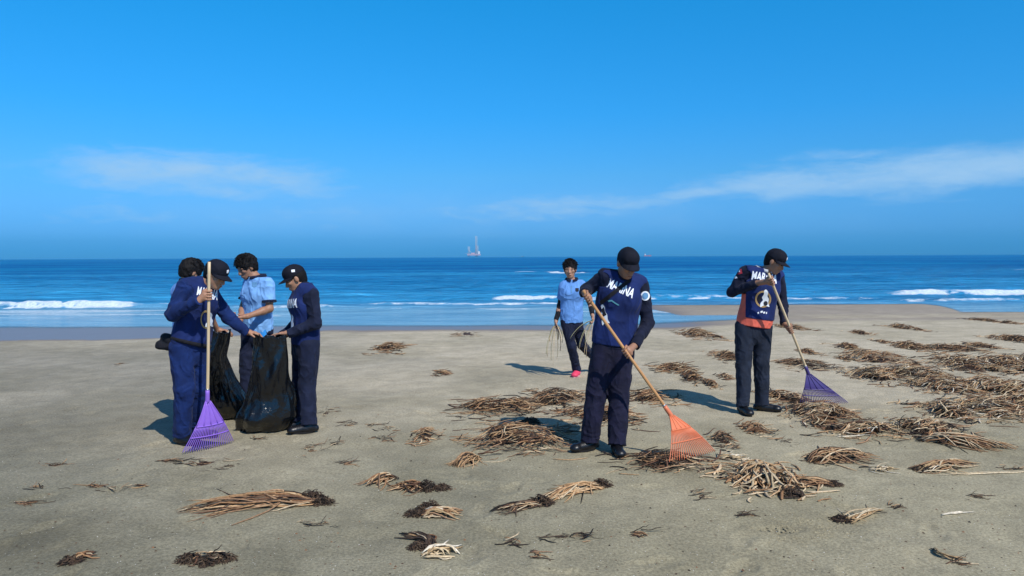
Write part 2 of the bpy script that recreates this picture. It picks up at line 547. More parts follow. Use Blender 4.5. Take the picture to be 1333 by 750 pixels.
class MB:
    """collects tubes / boxes with a colour per vertex"""
    def __init__(s):
        s.v, s.c, s.q, s.f, s.n = [], [], [], [], 0

    def add(s, V, col):
        V = np.asarray(V, float).reshape(-1, 3)
        s.v.append(V)
        s.c.append(np.tile(np.asarray(col, float), (len(V), 1)))
        b = s.n
        s.n += len(V)
        return b

    def tube(s, pts, rad, sides=5, col=(1, 1, 1), caps=True, flat=1.0):
        pts = np.asarray(pts, float)
        n = len(pts)
        rad = np.broadcast_to(np.asarray(rad, float), (n,))
        tg = np.empty_like(pts)
        tg[1:-1] = pts[2:] - pts[:-2]; tg[0] = pts[1] - pts[0]; tg[-1] = pts[-1] - pts[-2]
        tg /= np.sqrt((tg * tg).sum(1))[:, None] + 1e-9
        ref = np.array((0, 0, 1.0)) if abs(tg[0][2]) < 0.9 else np.array((1.0, 0, 0))
        u = np.stack([tg[:, 1] * ref[2] - tg[:, 2] * ref[1], tg[:, 2] * ref[0] - tg[:, 0] * ref[2], tg[:, 0] * ref[1] - tg[:, 1] * ref[0]], 1)
        u /= np.sqrt((u * u).sum(1))[:, None] + 1e-9
        v = np.stack([u[:, 1] * tg[:, 2] - u[:, 2] * tg[:, 1], u[:, 2] * tg[:, 0] - u[:, 0] * tg[:, 2], u[:, 0] * tg[:, 1] - u[:, 1] * tg[:, 0]], 1)
        a = np.arange(sides) * 2 * math.pi / sides
        ring = pts[:, None, :] + rad[:, None, None] * (np.cos(a)[None, :, None] * u[:, None, :] + flat * np.sin(a)[None, :, None] * v[:, None, :])
        b = s.add(ring, col)
        i_ = (np.arange(n - 1) * sides)[:, None]; k = np.arange(sides)[None, :]; k2 = (k + 1) % sides
        s.q.append((b + np.stack([i_ + k, i_ + k2, i_ + sides + k2, i_ + sides + k], -1)).reshape(-1, 4))
        if caps:
            c0 = b + np.arange(sides)[::-1]; c1 = b + (n - 1) * sides + np.arange(sides)
            if sides == 4:
                s.q.append(np.stack([c0, c1]))
            else:
                s.f += [tuple(int(x) for x in c0), tuple(int(x) for x in c1)]

    def poly(s, pts, faces, col=(1, 1, 1)):
        b0 = s.add(np.array([tuple(p) for p in pts]), col)
        s.f.extend([tuple(b0 + int(i) for i in f) for f in faces])

    def box(s, c, ex, ey, ez, col=(1, 1, 1)):
        c, ex, ey, ez = map(np.asarray, (c, ex, ey, ez))
        p = [c + a * ex + bb * ey + d * ez for a in (-1, 1) for bb in (-1, 1) for d in (-1, 1)]
        s.poly(p, [(0, 1, 3, 2), (4, 6, 7, 5), (0, 4, 5, 1), (2, 3, 7, 6), (0, 2, 6, 4), (1, 5, 7, 3)], col)

    def build(s, name, mat, parent=None, smooth=True, colors=False):
        V = np.concatenate(s.v)
        Q = np.concatenate(s.q) if s.q else np.zeros((0, 4), int)
        if s.f:
            me = bpy.data.meshes.new(name)
            me.from_pydata(V.tolist(), [], Q.tolist() + s.f)
            me.update()
        else:
            me = mesh_np(V, Q)
        if colors:
            ca = me.color_attributes.new('Col', 'FLOAT_COLOR', 'POINT')
            arr = np.ones((len(V), 4), np.float32)
            arr[:, :3] = np.concatenate(s.c)
            ca.data.foreach_set('color', arr.ravel())
        return link(name, me, mat, parent, smooth)


def norm(v):
    v = np.asarray(v, float)
    return v / (np.linalg.norm(v) + 1e-12)


# ------------------------------------------------------------------ the beach
SEA = -0.12


def sand_z(x, y):
    x = np.asarray(x, float); y = np.asarray(y, float)
    ye = y - 2.3 * sstep(2.0, 9.0, x) * sstep(10, 17, y)
    z = -0.095 * sstep(13.0, 17.6, ye) - 0.045 * sstep(17.0, 20.0, ye)
    z = z - 0.03 * np.clip(y - 22.0, 0, None) - 0.05 * sstep(19, 24, ye)
    # sand bar on the right
    bar = sstep(3.2, 5.0, x + 0.25 * np.sin(y * 1.3)) * (1 - sstep(14.2, 17.0, x + 0.35 * (27 - y)))
    yc = 24.2
    prof = np.exp(-np.abs((y - yc) / 3.35) ** 4)
    z = np.maximum(z, -0.30 + bar * prof * 0.215)
    # the pool behind the beach closes to the right
    fill = sstep(5.9, 7.6, x) * np.exp(-np.abs((y - 21.2) / 2.2) ** 4) * (1 - sstep(15.0, 18.0, x))
    z = np.maximum(z, -0.30 + fill * 0.205)
    z = np.maximum(z, -6.0)
    P = np.stack([x.ravel() * 0.45, y.ravel() * 0.3, np.zeros(x.size)], 1)
    z = z + 0.020 * (fbm(P, 3, 3).reshape(x.shape) - 0.5) * (1 - 0.5 * sstep(15, 20, y))
    return z


def fine_z(x, y):
    P = np.stack([x.ravel() * 2.6, y.ravel() * 1.9, np.zeros(x.size)], 1)
    Q = np.stack([x.ravel() * 9.0, y.ravel() * 7.0, np.ones(x.size)], 1)
    return ((fbm(P, 11, 3) - 0.5) * 0.022 + (fbm(Q, 21, 3) - 0.5) * 0.013).reshape(x.shape)


def grid_mesh(Xs, Ys):
    nr, nc = Xs.shape
    idx = np.arange(nr * nc).reshape(nr, nc)
    f = np.stack([idx[:-1, :-1], idx[:-1, 1:], idx[1:, 1:], idx[1:, :-1]], -1).reshape(-1, 4)
    return f


ys = np.concatenate([np.linspace(-40, 1.5, 14), 1.5 + (np.linspace(0, 1, 800) ** 1.8) * 28.5 + 0.02, np.linspace(31, 90, 12)])
us = np.concatenate([-np.geomspace(60, 1.05, 16), np.linspace(-1.0, 1.0, 520), np.geomspace(1.05, 60, 16)])
Yg, Ug = np.meshgrid(ys, us, indexing='ij')
Xg = Ug * np.maximum(np.abs(Yg), 3.0)
Zg = sand_z(Xg, Yg) + fine_z(Xg, Yg) * (1 - 0.75 * sstep(12, 17, Yg))
# trodden sand: faint footprints wandering around the workers
rf_ = random.Random(4)
for (px, py, n_) in ((330, 590, 26), (250, 620, 14), (450, 560, 18), (800, 620, 26), (860, 560, 14), (1000, 560, 20), (700, 480, 16), (560, 520, 16), (1120, 600, 16), (620, 660, 14), (180, 540, 14), (980, 690, 12), (1180, 700, 10)):
    p = atZ(px, py)[:2].copy(); hd = rf_.uniform(0, 6.28)
    for k in range(n_):
        hd += rf_.gauss(0, 0.5)
        p = p + np.array((math.cos(hd), math.sin(hd))) * rf_.uniform(0.3, 0.5)
        if not (3.2 < p[1] < 13): hd += 2.0; continue
        c_ = p + np.array((-math.sin(hd), math.cos(hd))) * (0.09 if k % 2 else -0.09)
        rr_ = np.where(np.abs(Yg[:, 0] - c_[1]) < 0.3)[0]
        if not len(rr_): continue
        ro = slice(rr_[0], rr_[-1] + 1)
        cm = np.where(np.abs(Xg[rr_[0]] - c_[0]) < 0.45)[0]
        if not len(cm): continue
        co_ = slice(cm[0], cm[-1] + 1)
        dx, dy = Xg[ro, co_] - c_[0], Yg[ro, co_] - c_[1]
        a_, b_ = dx * math.cos(hd) + dy * math.sin(hd), -dx * math.sin(hd) + dy * math.cos(hd)
        q_ = (a_ / 0.135) ** 2 + (b_ / (0.052 - 0.012 * np.sign(a_))) ** 2
        dp = rf_.uniform(0.004, 0.013)
        Zg[ro, co_] += dp * (-np.exp(-q_ ** 2) + 0.55 * np.exp(-((q_ - 1.9) / 0.8) ** 2))
me = mesh_np(np.stack([Xg, Yg, Zg], -1).reshape(-1, 3), grid_mesh(Xg, Yg))
Pn = np.stack([Xg.ravel() * 0.5, Yg.ravel() * 0.5, np.zeros(Xg.size)], 1)
wob = fbm(Pn, 5, 3).reshape(Xg.shape) - 0.5
wl = 0.052 * (1 - sstep(-9.0, -3.5, Xg))
wetv = sstep(-0.086, -0.104, Zg - wl * 1.0 + wob * 0.02)
wetv = np.maximum(wetv, sstep(18.8, 20.6, Yg + wob * 1.5 - 1.9 * sstep(5.0, 9.0, Xg)))
wetv = wetv * (1 - 0.42 * sstep(4.0, 6.0, Xg))
attr(me, 'dry', sstep(4.5, 11.0, Yg + wob * 3.0).ravel())  # sand tone rises from near to far
attr(me, 'wet', wetv.ravel())
attr(me, 'moist', (sstep(1.0, -5.5, Xg * 8.0 / np.maximum(Yg, 4.0) + wob * 7.0) * (1 - 0.35 * sstep(12, 16, Yg))).ravel())


def blobs2(lst):
    r = np.zeros_like(Xg)
    for (px, py, rx, ry, k) in lst:
        p = atZ(px, py)
        r = np.maximum(r, k * np.exp(-(((Xg - p[0]) / rx) ** 2 + ((Yg - p[1]) / ry) ** 2)))
    return r


dampv = blobs2([(70, 700, 0.42, 0.34, 0.9), (150, 680, 0.34, 0.16, 0.5), (1040, 690, 0.3, 0.16, 0.45), (40, 560, 1.3, 0.7, 0.5),
                (860, 606, 0.3, 0.2, 0.8), (900, 612, 0.3, 0.15, 0.6), (1200, 600, 1.2, 0.4, 0.35), (1060, 530, 1.0, 0.3, 0.6)])
dampv = np.clip(dampv * (0.55 + 1.2 * (fbm(Pn * 5, 9, 3).reshape(Xg.shape) - 0.1)), 0, 1)
attr(me, 'damp', dampv.ravel())
tag(link('beach_sand', me, 'sand'), kind='structure')


def gz(x, y):
    xa, ya = np.array([[float(x)]]), np.array([[float(y)]])
    return float((sand_z(xa, ya) + fine_z(xa, ya) * (1 - 0.75 * sstep(12, 17, ya)))[0, 0])


# ------------------------------------------------------------------ the sea
def seaY(px, py):
    return atZ(px, py, SEA)


pyrows = np.concatenate([np.linspace(452, 345, 430), np.linspace(344.7, 336.5, 60)])
Ysea = np.array([seaY(CX, p)[1] for p in pyrows])
Ysea = np.concatenate([Ysea, np.geomspace(Ysea[-1] * 1.15, 5200, 14)])
us = np.concatenate([-np.geomspace(3, 0.93, 10), np.linspace(-0.9, 0.9, 620), np.geomspace(0.93, 3, 10)])
Yw, Uw = np.meshgrid(Ysea, us, indexing='ij')
Xw = Uw * Yw
Zw = np.zeros_like(Xw)
foamv = np.zeros_like(Xw)
offs = np.clip((Yw - 23.5) / 16.0, 0, 1)
res = np.clip(1.4 - Yw / 140.0, 0, 1)
# chop
for (fx, fy, amp, sd) in ((0.16, 0.50, 0.17, 1), (0.45, 1.4, 0.085, 2), (1.3, 3.4, 0.035, 3)):
    P = np.stack([Xw.ravel() * fx, Yw.ravel() * fy, np.zeros(Xw.size)], 1)
    n = fbm(P, 40 + sd, 2).reshape(Xw.shape)
    Zw += amp * (1 - np.abs(2 * n - 1) - 0.5) * offs * res
Zw += 0.004 * (fbm(np.stack([Xw.ravel() * 1.2, Yw.ravel() * 3.0, np.zeros(Xw.size)], 1), 60, 2).reshape(Xw.shape) - 0.5)
# breakers: (px0, px1, py of the foot, crest height m, foot-to-back width m, foam)
brk = [(-260, 180, 402, 0.24, 1.3, 1.0), (165, 215, 402, 0.16, 1.4, 0.0), (192, 262, 400, 0.08, 0.9, 0.72),
       (275, 445, 401, 0.08, 0.9, 0.66), (395, 560, 402.5, 0.03, 0.9, 0.58), (465, 745, 397.0, 0.06, 0.8, 0.80),
       (530, 648, 391, 0.17, 1.6, 0.0), (425, 500, 388, 0.13, 1.6, 0.0), (636, 738, 391.5, 0.20, 1.2, 1.0), (725, 870, 391, 0.14, 1.2, 0.70),
       (842, 960, 389.5, 0.15, 1.2, 0.76), (930, 1160, 390.5, 0.09, 1.0, 0.76), (1140, 1600, 392, 0.09, 1.0, 0.76),
       (1138, 1620, 383.5, 0.21, 1.5, 1.0), (965, 1090, 380, 0.13, 2.0, 0.0),
       (583, 602, 356.0, 0.08, 2.6, 0.85), (638, 652, 356.0, 0.08, 2.6, 0.7), (658, 702, 356.4, 0.08, 2.6, 0.9), (705, 778, 356.4, 0.08, 2.6, 1.0),
       (500, 800, 357.0, 0.15, 4.0, 0.0), (860, 990, 354, 0.20, 5.0, 0.0), (700, 722, 346, 0.2, 8.0, 0.8), (1300, 1420, 352, 0.2, 5.0, 0.7),
       (1150, 1330, 366, 0.12, 3.0, 0.0), (0, 150, 362, 0.16, 4.0, 0.0), (250, 480, 370, 0.13, 3.0, 0.0), (780, 960, 365, 0.13, 3.0, 0.0),
       (20, 170, 384, 0.10, 1.8, 0.0), (600, 700, 376, 0.10, 2.0, 0.0), (1000, 1140, 372, 0.10, 2.0, 0.0)]
for i, (x0, x1, py, hgt, wid, fo_) in enumerate(brk):
    Y0 = seaY((x0 + x1) / 2, py)[1]
    xa, xb = seaY(x0, py)[0], seaY(x1, py)[0]
    rr = np.where((Yw[:, 0] > Y0 - 2.2 * wid) & (Yw[:, 0] < Y0 + 3.5 * wid))[0]
    if not len(rr): continue
    ro = slice(rr[0], rr[-1] + 1)
    X_, Y_ = Xw[ro], Yw[ro]
    L1 = lambda fx, fy, sd, o=3: fbm(np.stack([X_.ravel() * fx, Y_.ravel() * fy, np.full(X_.size, i * 3.1)], 1), sd + i, o).reshape(X_.shape)
    yc = Y0 + 0.2 * wid * np.sin(X_ * (3.0 / max(3.0, (xb - xa))) + i) + 1.0 * wid * (L1(8.0 / Y0, 0.0, 70) - 0.5)
    ed = 0.03 * Y0 + (xb - xa) * (0.10 if fo_ > 0 else 0.35)
    env = sstep(xa - 0.3 * ed, xa + 0.7 * ed, X_) * (1 - sstep(xb - 0.7 * ed, xb + 0.3 * ed, X_))
    env = env * (0.6 + 0.8 * L1(14.0 / Y0, 0.0, 55))
    tloc = (Y_ - yc) / wid
    prof = np.where(tloc < 0.35, sstep(-0.05, 0.35, tloc), np.exp(-((tloc - 0.35) / 0.55) ** 2))
    Zw[ro] += 0.75 * hgt * prof * env
    if fo_ > 0:
        rag = L1(60.0 / Y0, 75.0 / Y0, 190, 4) - 0.5
        tl = tloc + rag * 0.85
        fm = sstep(-0.22, 0.04, tl) * (1 - sstep(0.28, 0.55, tl)) * np.clip(env * 1.25, 0, 1) * fo_
        Zw[ro] += fm * (L1(2.4, 3.2, 90) - 0.45) * 0.13 * min(1, 26 / Y0)
        foamv[ro] = np.maximum(foamv[ro], fm * np.clip(0.62 + 1.6 * rag + (fo_ - 0.7) * 0.9, 0, 1.05))
# thin lace left by earlier swash
lace = fbm(np.stack([Xw.ravel() * 0.25, Yw.ravel() * 1.6, np.zeros(Xw.size)], 1), 300, 4).reshape(Xw.shape)
foamv = np.maximum(foamv, 0.50 * sstep(0.56, 0.66, lace) * sstep(20, 23, Yw) * (1 - sstep(26, 30, Yw)))
me = mesh_np(np.stack([Xw, Yw, Zw + SEA], -1).reshape(-1, 3), grid_mesh(Xw, Yw))
dep = (Zw + SEA) - sand_z(Xw, Yw)
attr(me, 'foam', foamv.ravel())
attr(me, 'shallow', (1 - sstep(22.0, 30.0, Yw)).ravel())
attr(me, 'near', (1 - sstep(28.0, 130.0, Yw)).ravel())
attr(me, 'edge', sstep(0.0, 0.018, dep).ravel())
tag(link('sea_water', me, 'sea_water'), kind='structure')


# ------------------------------------------------------------------ bodies: signed distances on a voxel grid
class SDF:
    def __init__(s, vox=0.006):
        s.vox = vox
        s.prims = []

    def cone(s, a, b, ra, rb, k=0.02, w=None, fl=1.0, flat_a=False, flat_b=False, sub=False):
        s.prims.append(('cone', np.array(a, float), np.array(b, float), ra, rb, k, w, fl, flat_a, flat_b, sub))

    def ell(s, c, axes, k=0.02, sub=False):
        """axes: 3 vectors whose lengths are the radii"""
        s.prims.append(('ell', np.array(c, float), [np.array(x, float) for x in axes], k, sub))

    def plane(s, pt, nr):
        s.prims.append(('plane', np.array(pt, float), norm(nr), True))

    def bounds(s):
        lo, hi = np.full(3, 1e9), np.full(3, -1e9)
        for p in s.prims:
            if p[-1]: continue
            l, h = s.pb(p)
            lo = np.minimum(lo, l); hi = np.maximum(hi, h)
        return lo, hi

    def pb(s, p):
        if p[0] == 'cone':
            r = max(p[3], p[4]) + p[5]
            return np.minimum(p[1] - r, p[2] - r), np.maximum(p[1] + r, p[2] + r)
        e = np.sqrt(sum(a * a for a in p[2])) + p[3]
        return p[1] - e, p[1] + e

    def mesh(s, disp=None, planes=()):
        lo, hi = s.bounds()
        pad = 0.025
        lo = lo - pad; hi = hi + pad
        n = np.ceil((hi - lo) / s.vox).astype(int) + 1
        D = np.full(n, 0.12, np.float32)
        ax = [lo[i] + np.arange(n[i]) * s.vox for i in range(3)]
        for p in s.prims:
            if p[0] == 'plane':
                dd = ((ax[0] - p[1][0]) * p[2][0])[:, None, None] + ((ax[1] - p[1][1]) * p[2][1])[None, :, None] + ((ax[2] - p[1][2]) * p[2][2])[None, None, :]
                D = np.maximum(D, dd.astype(np.float32))
                continue
            l, h = s.pb(p)
            i0 = np.maximum(0, np.floor((l - 0.02 - lo) / s.vox).astype(int))
            i1 = np.minimum(n, np.ceil((h + 0.02 - lo) / s.vox).astype(int) + 1)
            if (i1 <= i0).any(): continue
            sl = tuple(slice(i0[i], i1[i]) for i in range(3))
            X = ax[0][sl[0]][:, None, None].astype(np.float32)
            Y = ax[1][sl[1]][None, :, None].astype(np.float32)
            Z = ax[2][sl[2]][None, None, :].astype(np.float32)
            if p[0] == 'cone':
                _, a, b_, ra, rb, k, w_, fl, fa, fb, sub = p
                ba = b_ - a
                L2 = max(1e-9, float(ba @ ba)); L = math.sqrt(L2)
                px, py, pz = X - a[0], Y - a[1], Z - a[2]
                t = (px * ba[0] + py * ba[1] + pz * ba[2]) / L2
                tc_ = np.clip(t, 0, 1)
                qx, qy, qz = px - tc_ * ba[0], py - tc_ * ba[1], pz - tc_ * ba[2]
                if w_ is not None and fl != 1.0:
                    dw = (qx * w_[0] + qy * w_[1] + qz * w_[2]) * (1 / fl - 1)
                    qx, qy, qz = qx + dw * w_[0], qy + dw * w_[1], qz + dw * w_[2]
                d = np.sqrt(qx * qx + qy * qy + qz * qz) - (ra + (rb - ra) * tc_)
                if w_ is not None and fl != 1.0:
                    d = d * (0.5 + 0.5 * fl)
                if fb: d = np.maximum(d, (t - 1) * L)
                if fa: d = np.maximum(d, -t * L)
            else:
                _, c_, axs, k, sub = p
                px, py, pz = X - c_[0], Y - c_[1], Z - c_[2]
                q = 0; g = 0
                rm = []
                for a in axs:
                    r = np.linalg.norm(a); u = a / r; rm.append(r)
                    q = q + ((px * u[0] + py * u[1] + pz * u[2]) / r) ** 2
                q = np.sqrt(q)
                d = (q - 1) * min(rm) * (0.55 + 0.45 * 1.0)
            cur = D[sl]
            if sub:
                D[sl] = np.maximum(cur, -d)
            else:
                hh = np.clip(0.5 + 0.5 * (cur - d) / k, 0, 1)
                D[sl] = cur * (1 - hh) + d * hh - k * hh * (1 - hh)
        if disp is not None:
            mk = np.abs(D) < 0.028
            ii = np.argwhere(mk)
            P = lo + ii * s.vox
            D[mk] += disp(P).astype(np.float32)
        for (pt, nr) in planes:                   # keep the side the normal points away from
            nr = norm(nr)
            dd = ((ax[0] - pt[0]) * nr[0])[:, None, None] + ((ax[1] - pt[1]) * nr[1])[None, :, None] + ((ax[2] - pt[2]) * nr[2])[None, None, :]
            D = np.maximum(D, dd.astype(np.float32))
        return surface_nets(D, lo, s.vox)


def surface_nets(D, lo, vox):
    S = D < 0
    nx, ny, nz = D.shape
    cnt = np.zeros((nx - 1, ny - 1, nz - 1), np.int8)
    cor = [(i, j, k) for i in (0, 1) for j in (0, 1) for k in (0, 1)]
    for (i, j, k) in cor:
        cnt += S[i:nx - 1 + i, j:ny - 1 + j, k:nz - 1 + k]
    act = (cnt > 0) & (cnt < 8)
    cells = np.argwhere(act)
    vid = np.full(act.shape, -1, np.int64)
    vid[act] = np.arange(len(cells))
    acc = np.zeros((len(cells), 3)); num = np.zeros(len(cells))
    vals = {c: D[cells[:, 0] + c[0], cells[:, 1] + c[1], cells[:, 2] + c[2]].astype(float) for c in cor}
    for c in cor:
        for a in range(3):
            if c[a] == 0:
                c2 = list(c); c2[a] = 1; c2 = tuple(c2)
                v0, v1 = vals[c], vals[c2]
                x = (v0 < 0) != (v1 < 0)
                t = np.where(x, v0 / np.where(x, v0 - v1, 1), 0)
                p = np.zeros((len(cells), 3)); p[:] = c
                p[:, a] += t
                acc[x] += p[x]; num[x] += 1
    V = lo + (cells + acc / num[:, None]) * vox
    faces = []
    for a in range(3):
        b_, c_ = (a + 1) % 3, (a + 2) % 3
        sl0 = [slice(None)] * 3; sl1 = [slice(None)] * 3
        sl0[a] = slice(0, -1); sl1[a] = slice(1, None)
        x = S[tuple(sl0)] != S[tuple(sl1)]
        E = np.argwhere(x)
        ok = (E[:, b_] > 0) & (E[:, c_] > 0) & (E[:, b_] < D.shape[b_] - 1) & (E[:, c_] < D.shape[c_] - 1)
        E = E[ok]
        ins = S[tuple(E.T)]
        q = []
        for (db, dc) in ((1, 1), (0, 1), (0, 0), (1, 0)):
            F = E.copy(); F[:, b_] -= db; F[:, c_] -= dc
            q.append(vid[tuple(F.T)])
        q = np.stack(q, 1)
        q[~ins] = q[~ins][:, ::-1]
        faces.append(q)
    F = np.concatenate(faces)
    F = F[(F >= 0).all(1)]
    return V, F


def folds(seed, amp=0.008, f=(11, 11, 6), warp=0.9):
    fv = np.array(f, float)

    def fn(P):
        q = P * fv
        q2 = q + warp * np.stack([vnoise(P * 7 + 3, seed + 1), vnoise(P * 7 + 9, seed + 2), vnoise(P * 7 + 15, seed + 3)], 1) * 2
        r = 1 - np.abs(2 * vnoise(q2, seed) - 1) ** 0.8
        r2 = 1 - np.abs(2 * vnoise(q2 * 2.1 + 5, seed + 7) - 1)
        return -amp * (r - 0.45) * 1.2 - amp * 0.45 * (r2 - 0.5)
    return fn


def sdf_obj(name, sdf, mat, parent, disp=None, planes=()):
    V, F = sdf.mesh(disp, planes)
    me = mesh_np(V, F)
    o = link(name, me, mat, parent)
    return o, (V, F)


# ------------------------------------------------------------------ hands
def hand_grip(body, W, G, A, rh, thumb_up=1.0, sc=1.0):
    """fist closed round a handle through G along A; W = wrist"""
    A = norm(A)
    n = (W - G) - A * ((W - G) @ A)
    n = norm(n)
    t = np.cross(A, n)
    palm = G + n * (rh + 0.020 * sc)
    body.cone(W, palm, 0.026 * sc, 0.030 * sc, 0.02)
    body.cone(palm - A * 0.026 * sc, palm + A * 0.026 * sc, 0.021 * sc, 0.022 * sc, 0.015)
    for off, rr in ((-0.033, 0.0080), (-0.011, 0.0088), (0.011, 0.0090), (0.033, 0.0085)):
        base = G + A * off * sc
        pts = []
        for ang in (25, 80, 140, 205):
            a = R(ang)
            pts.append(base + (n * math.cos(a) + t * math.sin(a) * 1.0) * (rh + rr * 0.95) * 1.08)
        pts[0] = base + n * (rh + 0.018) + t * 0.014
        for i in range(3):
            body.cone(pts[i], pts[i + 1], rr * sc, rr * 0.93 * sc, 0.004)
    tb = palm + A * 0.036 * thumb_up * sc
    p1 = G + A * 0.046 * thumb_up + (n * math.cos(R(-60)) + t * math.sin(R(-60))) * (rh + 0.012)
    p2 = G + A * 0.040 * thumb_up + (n * math.cos(R(-130)) + t * math.sin(R(-130))) * (rh + 0.010)
    body.cone(tb, p1, 0.0125 * sc, 0.0105 * sc, 0.008)
    body.cone(p1, p2, 0.0105 * sc, 0.0085 * sc, 0.004)


def hand_open(body, W, d, nrm, thumb, curl=0.5, sc=1.0):
    """hand pointing along d, palm facing nrm, thumb towards `thumb` side"""
    d = norm(d); nrm = norm(np.asarray(nrm, float) - d * (np.asarray(nrm, float) @ d)); s_ = np.cross(d, nrm)
    if s_ @ np.asarray(thumb, float) < 0: s_ = -s_
    K = W + d * 0.085 * sc
    body.cone(W, W + d * 0.03 * sc, 0.025 * sc, 0.027 * sc, 0.02)
    body.cone(W + d * 0.035 * sc - s_ * 0.012 * sc, K - s_ * 0.020 * sc, 0.017 * sc, 0.014 * sc, 0.012)
    body.cone(W + d * 0.035 * sc + s_ * 0.012 * sc, K + s_ * 0.020 * sc, 0.018 * sc, 0.014 * sc, 0.012)
    for off, ln in ((-0.030, 0.060), (-0.010, 0.074), (0.011, 0.080), (0.031, 0.072)):
        p = K + s_ * off * sc
        dd = d.copy()
        for seg, fr in enumerate((0.45, 0.32, 0.23)):
            a = curl * (0.5 + 0.35 * seg)
            dd = norm(d * math.cos(a * (seg + 1) * 0.8) + nrm * math.sin(a * (seg + 1) * 0.8))
            q = p + dd * ln * fr * 1.15 * sc
            body.cone(p, q, 0.0088 * sc, 0.0080 * sc, 0.004)
            p = q
    p0 = W + d * 0.028 * sc + s_ * 0.022 * sc
    p1 = p0 + norm(d * 0.75 + s_ * 0.6 + nrm * 0.35) * 0.042 * sc
    p2 = p1 + norm(d * 0.9 + s_ * 0.1 + nrm * 0.5) * 0.032 * sc
    body.cone(p0, p1, 0.0125 * sc, 0.0105 * sc, 0.010)
    body.cone(p1, p2, 0.0100 * sc, 0.0082 * sc, 0.004)


# ------------------------------------------------------------------ people
def ellipsoid_mesh(name, c, axes, mat, parent, nu=14, nv=9):
    v, f = [], []
    c = np.asarray(c, float)
    for j in range(nv + 1):
        ph = math.pi * j / nv
        for i in range(nu):
            th = 2 * math.pi * i / nu
            v.append(c + axes[0] * math.sin(ph) * math.cos(th) + axes[1] * math.sin(ph) * math.sin(th) + axes[2] * math.cos(ph))
    for j in range(nv):
        for i in range(nu):
            i2 = (i + 1) % nu
            f.append((j * nu + i, j * nu + i2, (j + 1) * nu + i2, (j + 1) * nu + i))
    return link(name, mesh_np(v, f), mat, parent)


def text_mesh(txt, bold=0.035):
    cu = bpy.data.curves.new('t', 'FONT')
    cu.body = txt
    cu.size = 1.0
    cu.offset = bold
    cu.resolution_u = 3
    ob = bpy.data.objects.new('t', cu)
    C.objects.link(ob)
    dg = bpy.context.evaluated_depsgraph_get()
    dg.update()
    me = bpy.data.meshes.new_from_object(ob.evaluated_get(dg))
    bpy.data.objects.remove(ob)
    bm = bmesh.new(); bm.from_mesh(me)
    bmesh.ops.triangulate(bm, faces=bm.faces)
    for _ in range(3):
        ed = [e for e in bm.edges if e.calc_length() > 0.22]
        if not ed: break
        bmesh.ops.subdivide_edges(bm, edges=ed, cuts=1)
        bmesh.ops.triangulate(bm, faces=bm.faces)
    v = np.array([x.co[:] for x in bm.verts]); f = [[x.index for x in q.verts] for q in bm.faces]
    bm.free()
    v = v[:, :2]
    v -= v.min(0)
    W = v[:, 0].max()
    H = v[:, 1].max()
    v[:, 0] /= W; v[:, 1] /= H
    return v, f


def shape_mesh(pts, n=2):
    """filled polygon (list of (u, v)) cut fine enough to follow cloth"""
    bm = bmesh.new()
    vs_ = [bm.verts.new((p[0], p[1], 0)) for p in pts]
    bm.faces.new(vs_)
    bmesh.ops.triangulate(bm, faces=bm.faces)
    for _ in range(n):
        bmesh.ops.subdivide_edges(bm, edges=bm.edges[:], cuts=1)
        bmesh.ops.triangulate(bm, faces=bm.faces)
    bm.verts.index_update()
    v = np.array([x.co[:2] for x in bm.verts]); f = [[x.index for x in q.verts] for q in bm.faces]
    bm.free()
    return v, f


def decal(name, uvs, faces, fn, surf, mat, parent, lift=0.004):
    """lays a flat outline on a cloth surface; fn(u, v) -> (origin, direction)"""
    V, F = surf
    bvh = BVHTree.FromPolygons([tuple(x) for x in V], [tuple(int(i) for i in x) for x in F])
    out, ok = [], []
    for (u, v) in uvs:
        o, d = fn(u, v)
        hit, nr, idx, dist = bvh.ray_cast(Vector(o), Vector(d))
        if hit is None:
            out.append((0, 0, 0)); ok.append(False)
        else:
            back = Vector(d).normalized() * -lift
            out.append(tuple(hit + back)); ok.append(True)
    med = np.median([np.linalg.norm(np.array(p)) for p, k in zip(out, ok) if k]) if any(ok) else 0
    ff = []
    for q in faces:
        if not all(ok[i] for i in q): continue
        P = [np.array(out[i]) for i in q]
        if max(np.linalg.norm(P[0] - P[1]), np.linalg.norm(P[1] - P[2]), np.linalg.norm(P[2] - P[0])) > 0.07: continue
        ff.append(q)
    if not ff: return None
    used = sorted({i for q in ff for i in q}); mp_ = {i: k for k, i in enumerate(used)}
    me = bpy.data.meshes.new(name)
    me.from_pydata([out[i] for i in used], [], [[mp_[i] for i in q] for q in ff])
    me.update()
    return link(name, me, mat, parent, smooth=False)


def px_map(p0, p1, h):
    """unit square -> rays through the photograph: baseline p0 -> p1, height h px"""
    p0, p1 = np.array(p0, float), np.array(p1, float)
    up = norm(np.array(((p1 - p0)[1], -(p1 - p0)[0]))) * h

    def fn(u, v):
        p = p0 + (p1 - p0) * u + up * v
        return CAM, ray(*p)
    return fn


CIRC = [(0.5 + 0.5 * math.cos(a), 0.5 + 0.5 * math.sin(a)) for a in np.linspace(0, 2 * math.pi, 17)[:-1]]


def ring_shape(r0=0.72, n=28):
    v, f = [], []
    for i in range(n):
        a = 2 * math.pi * i / n
        for r in (1.0, r0):
            v.append((0.5 + 0.5 * r * math.cos(a), 0.5 + 0.5 * r * math.sin(a)))
    for i in range(n):
        j = (i + 1) % n
        f += [(2 * i, 2 * j, 2 * j + 1), (2 * i, 2 * j + 1, 2 * i + 1)]
    return v, f


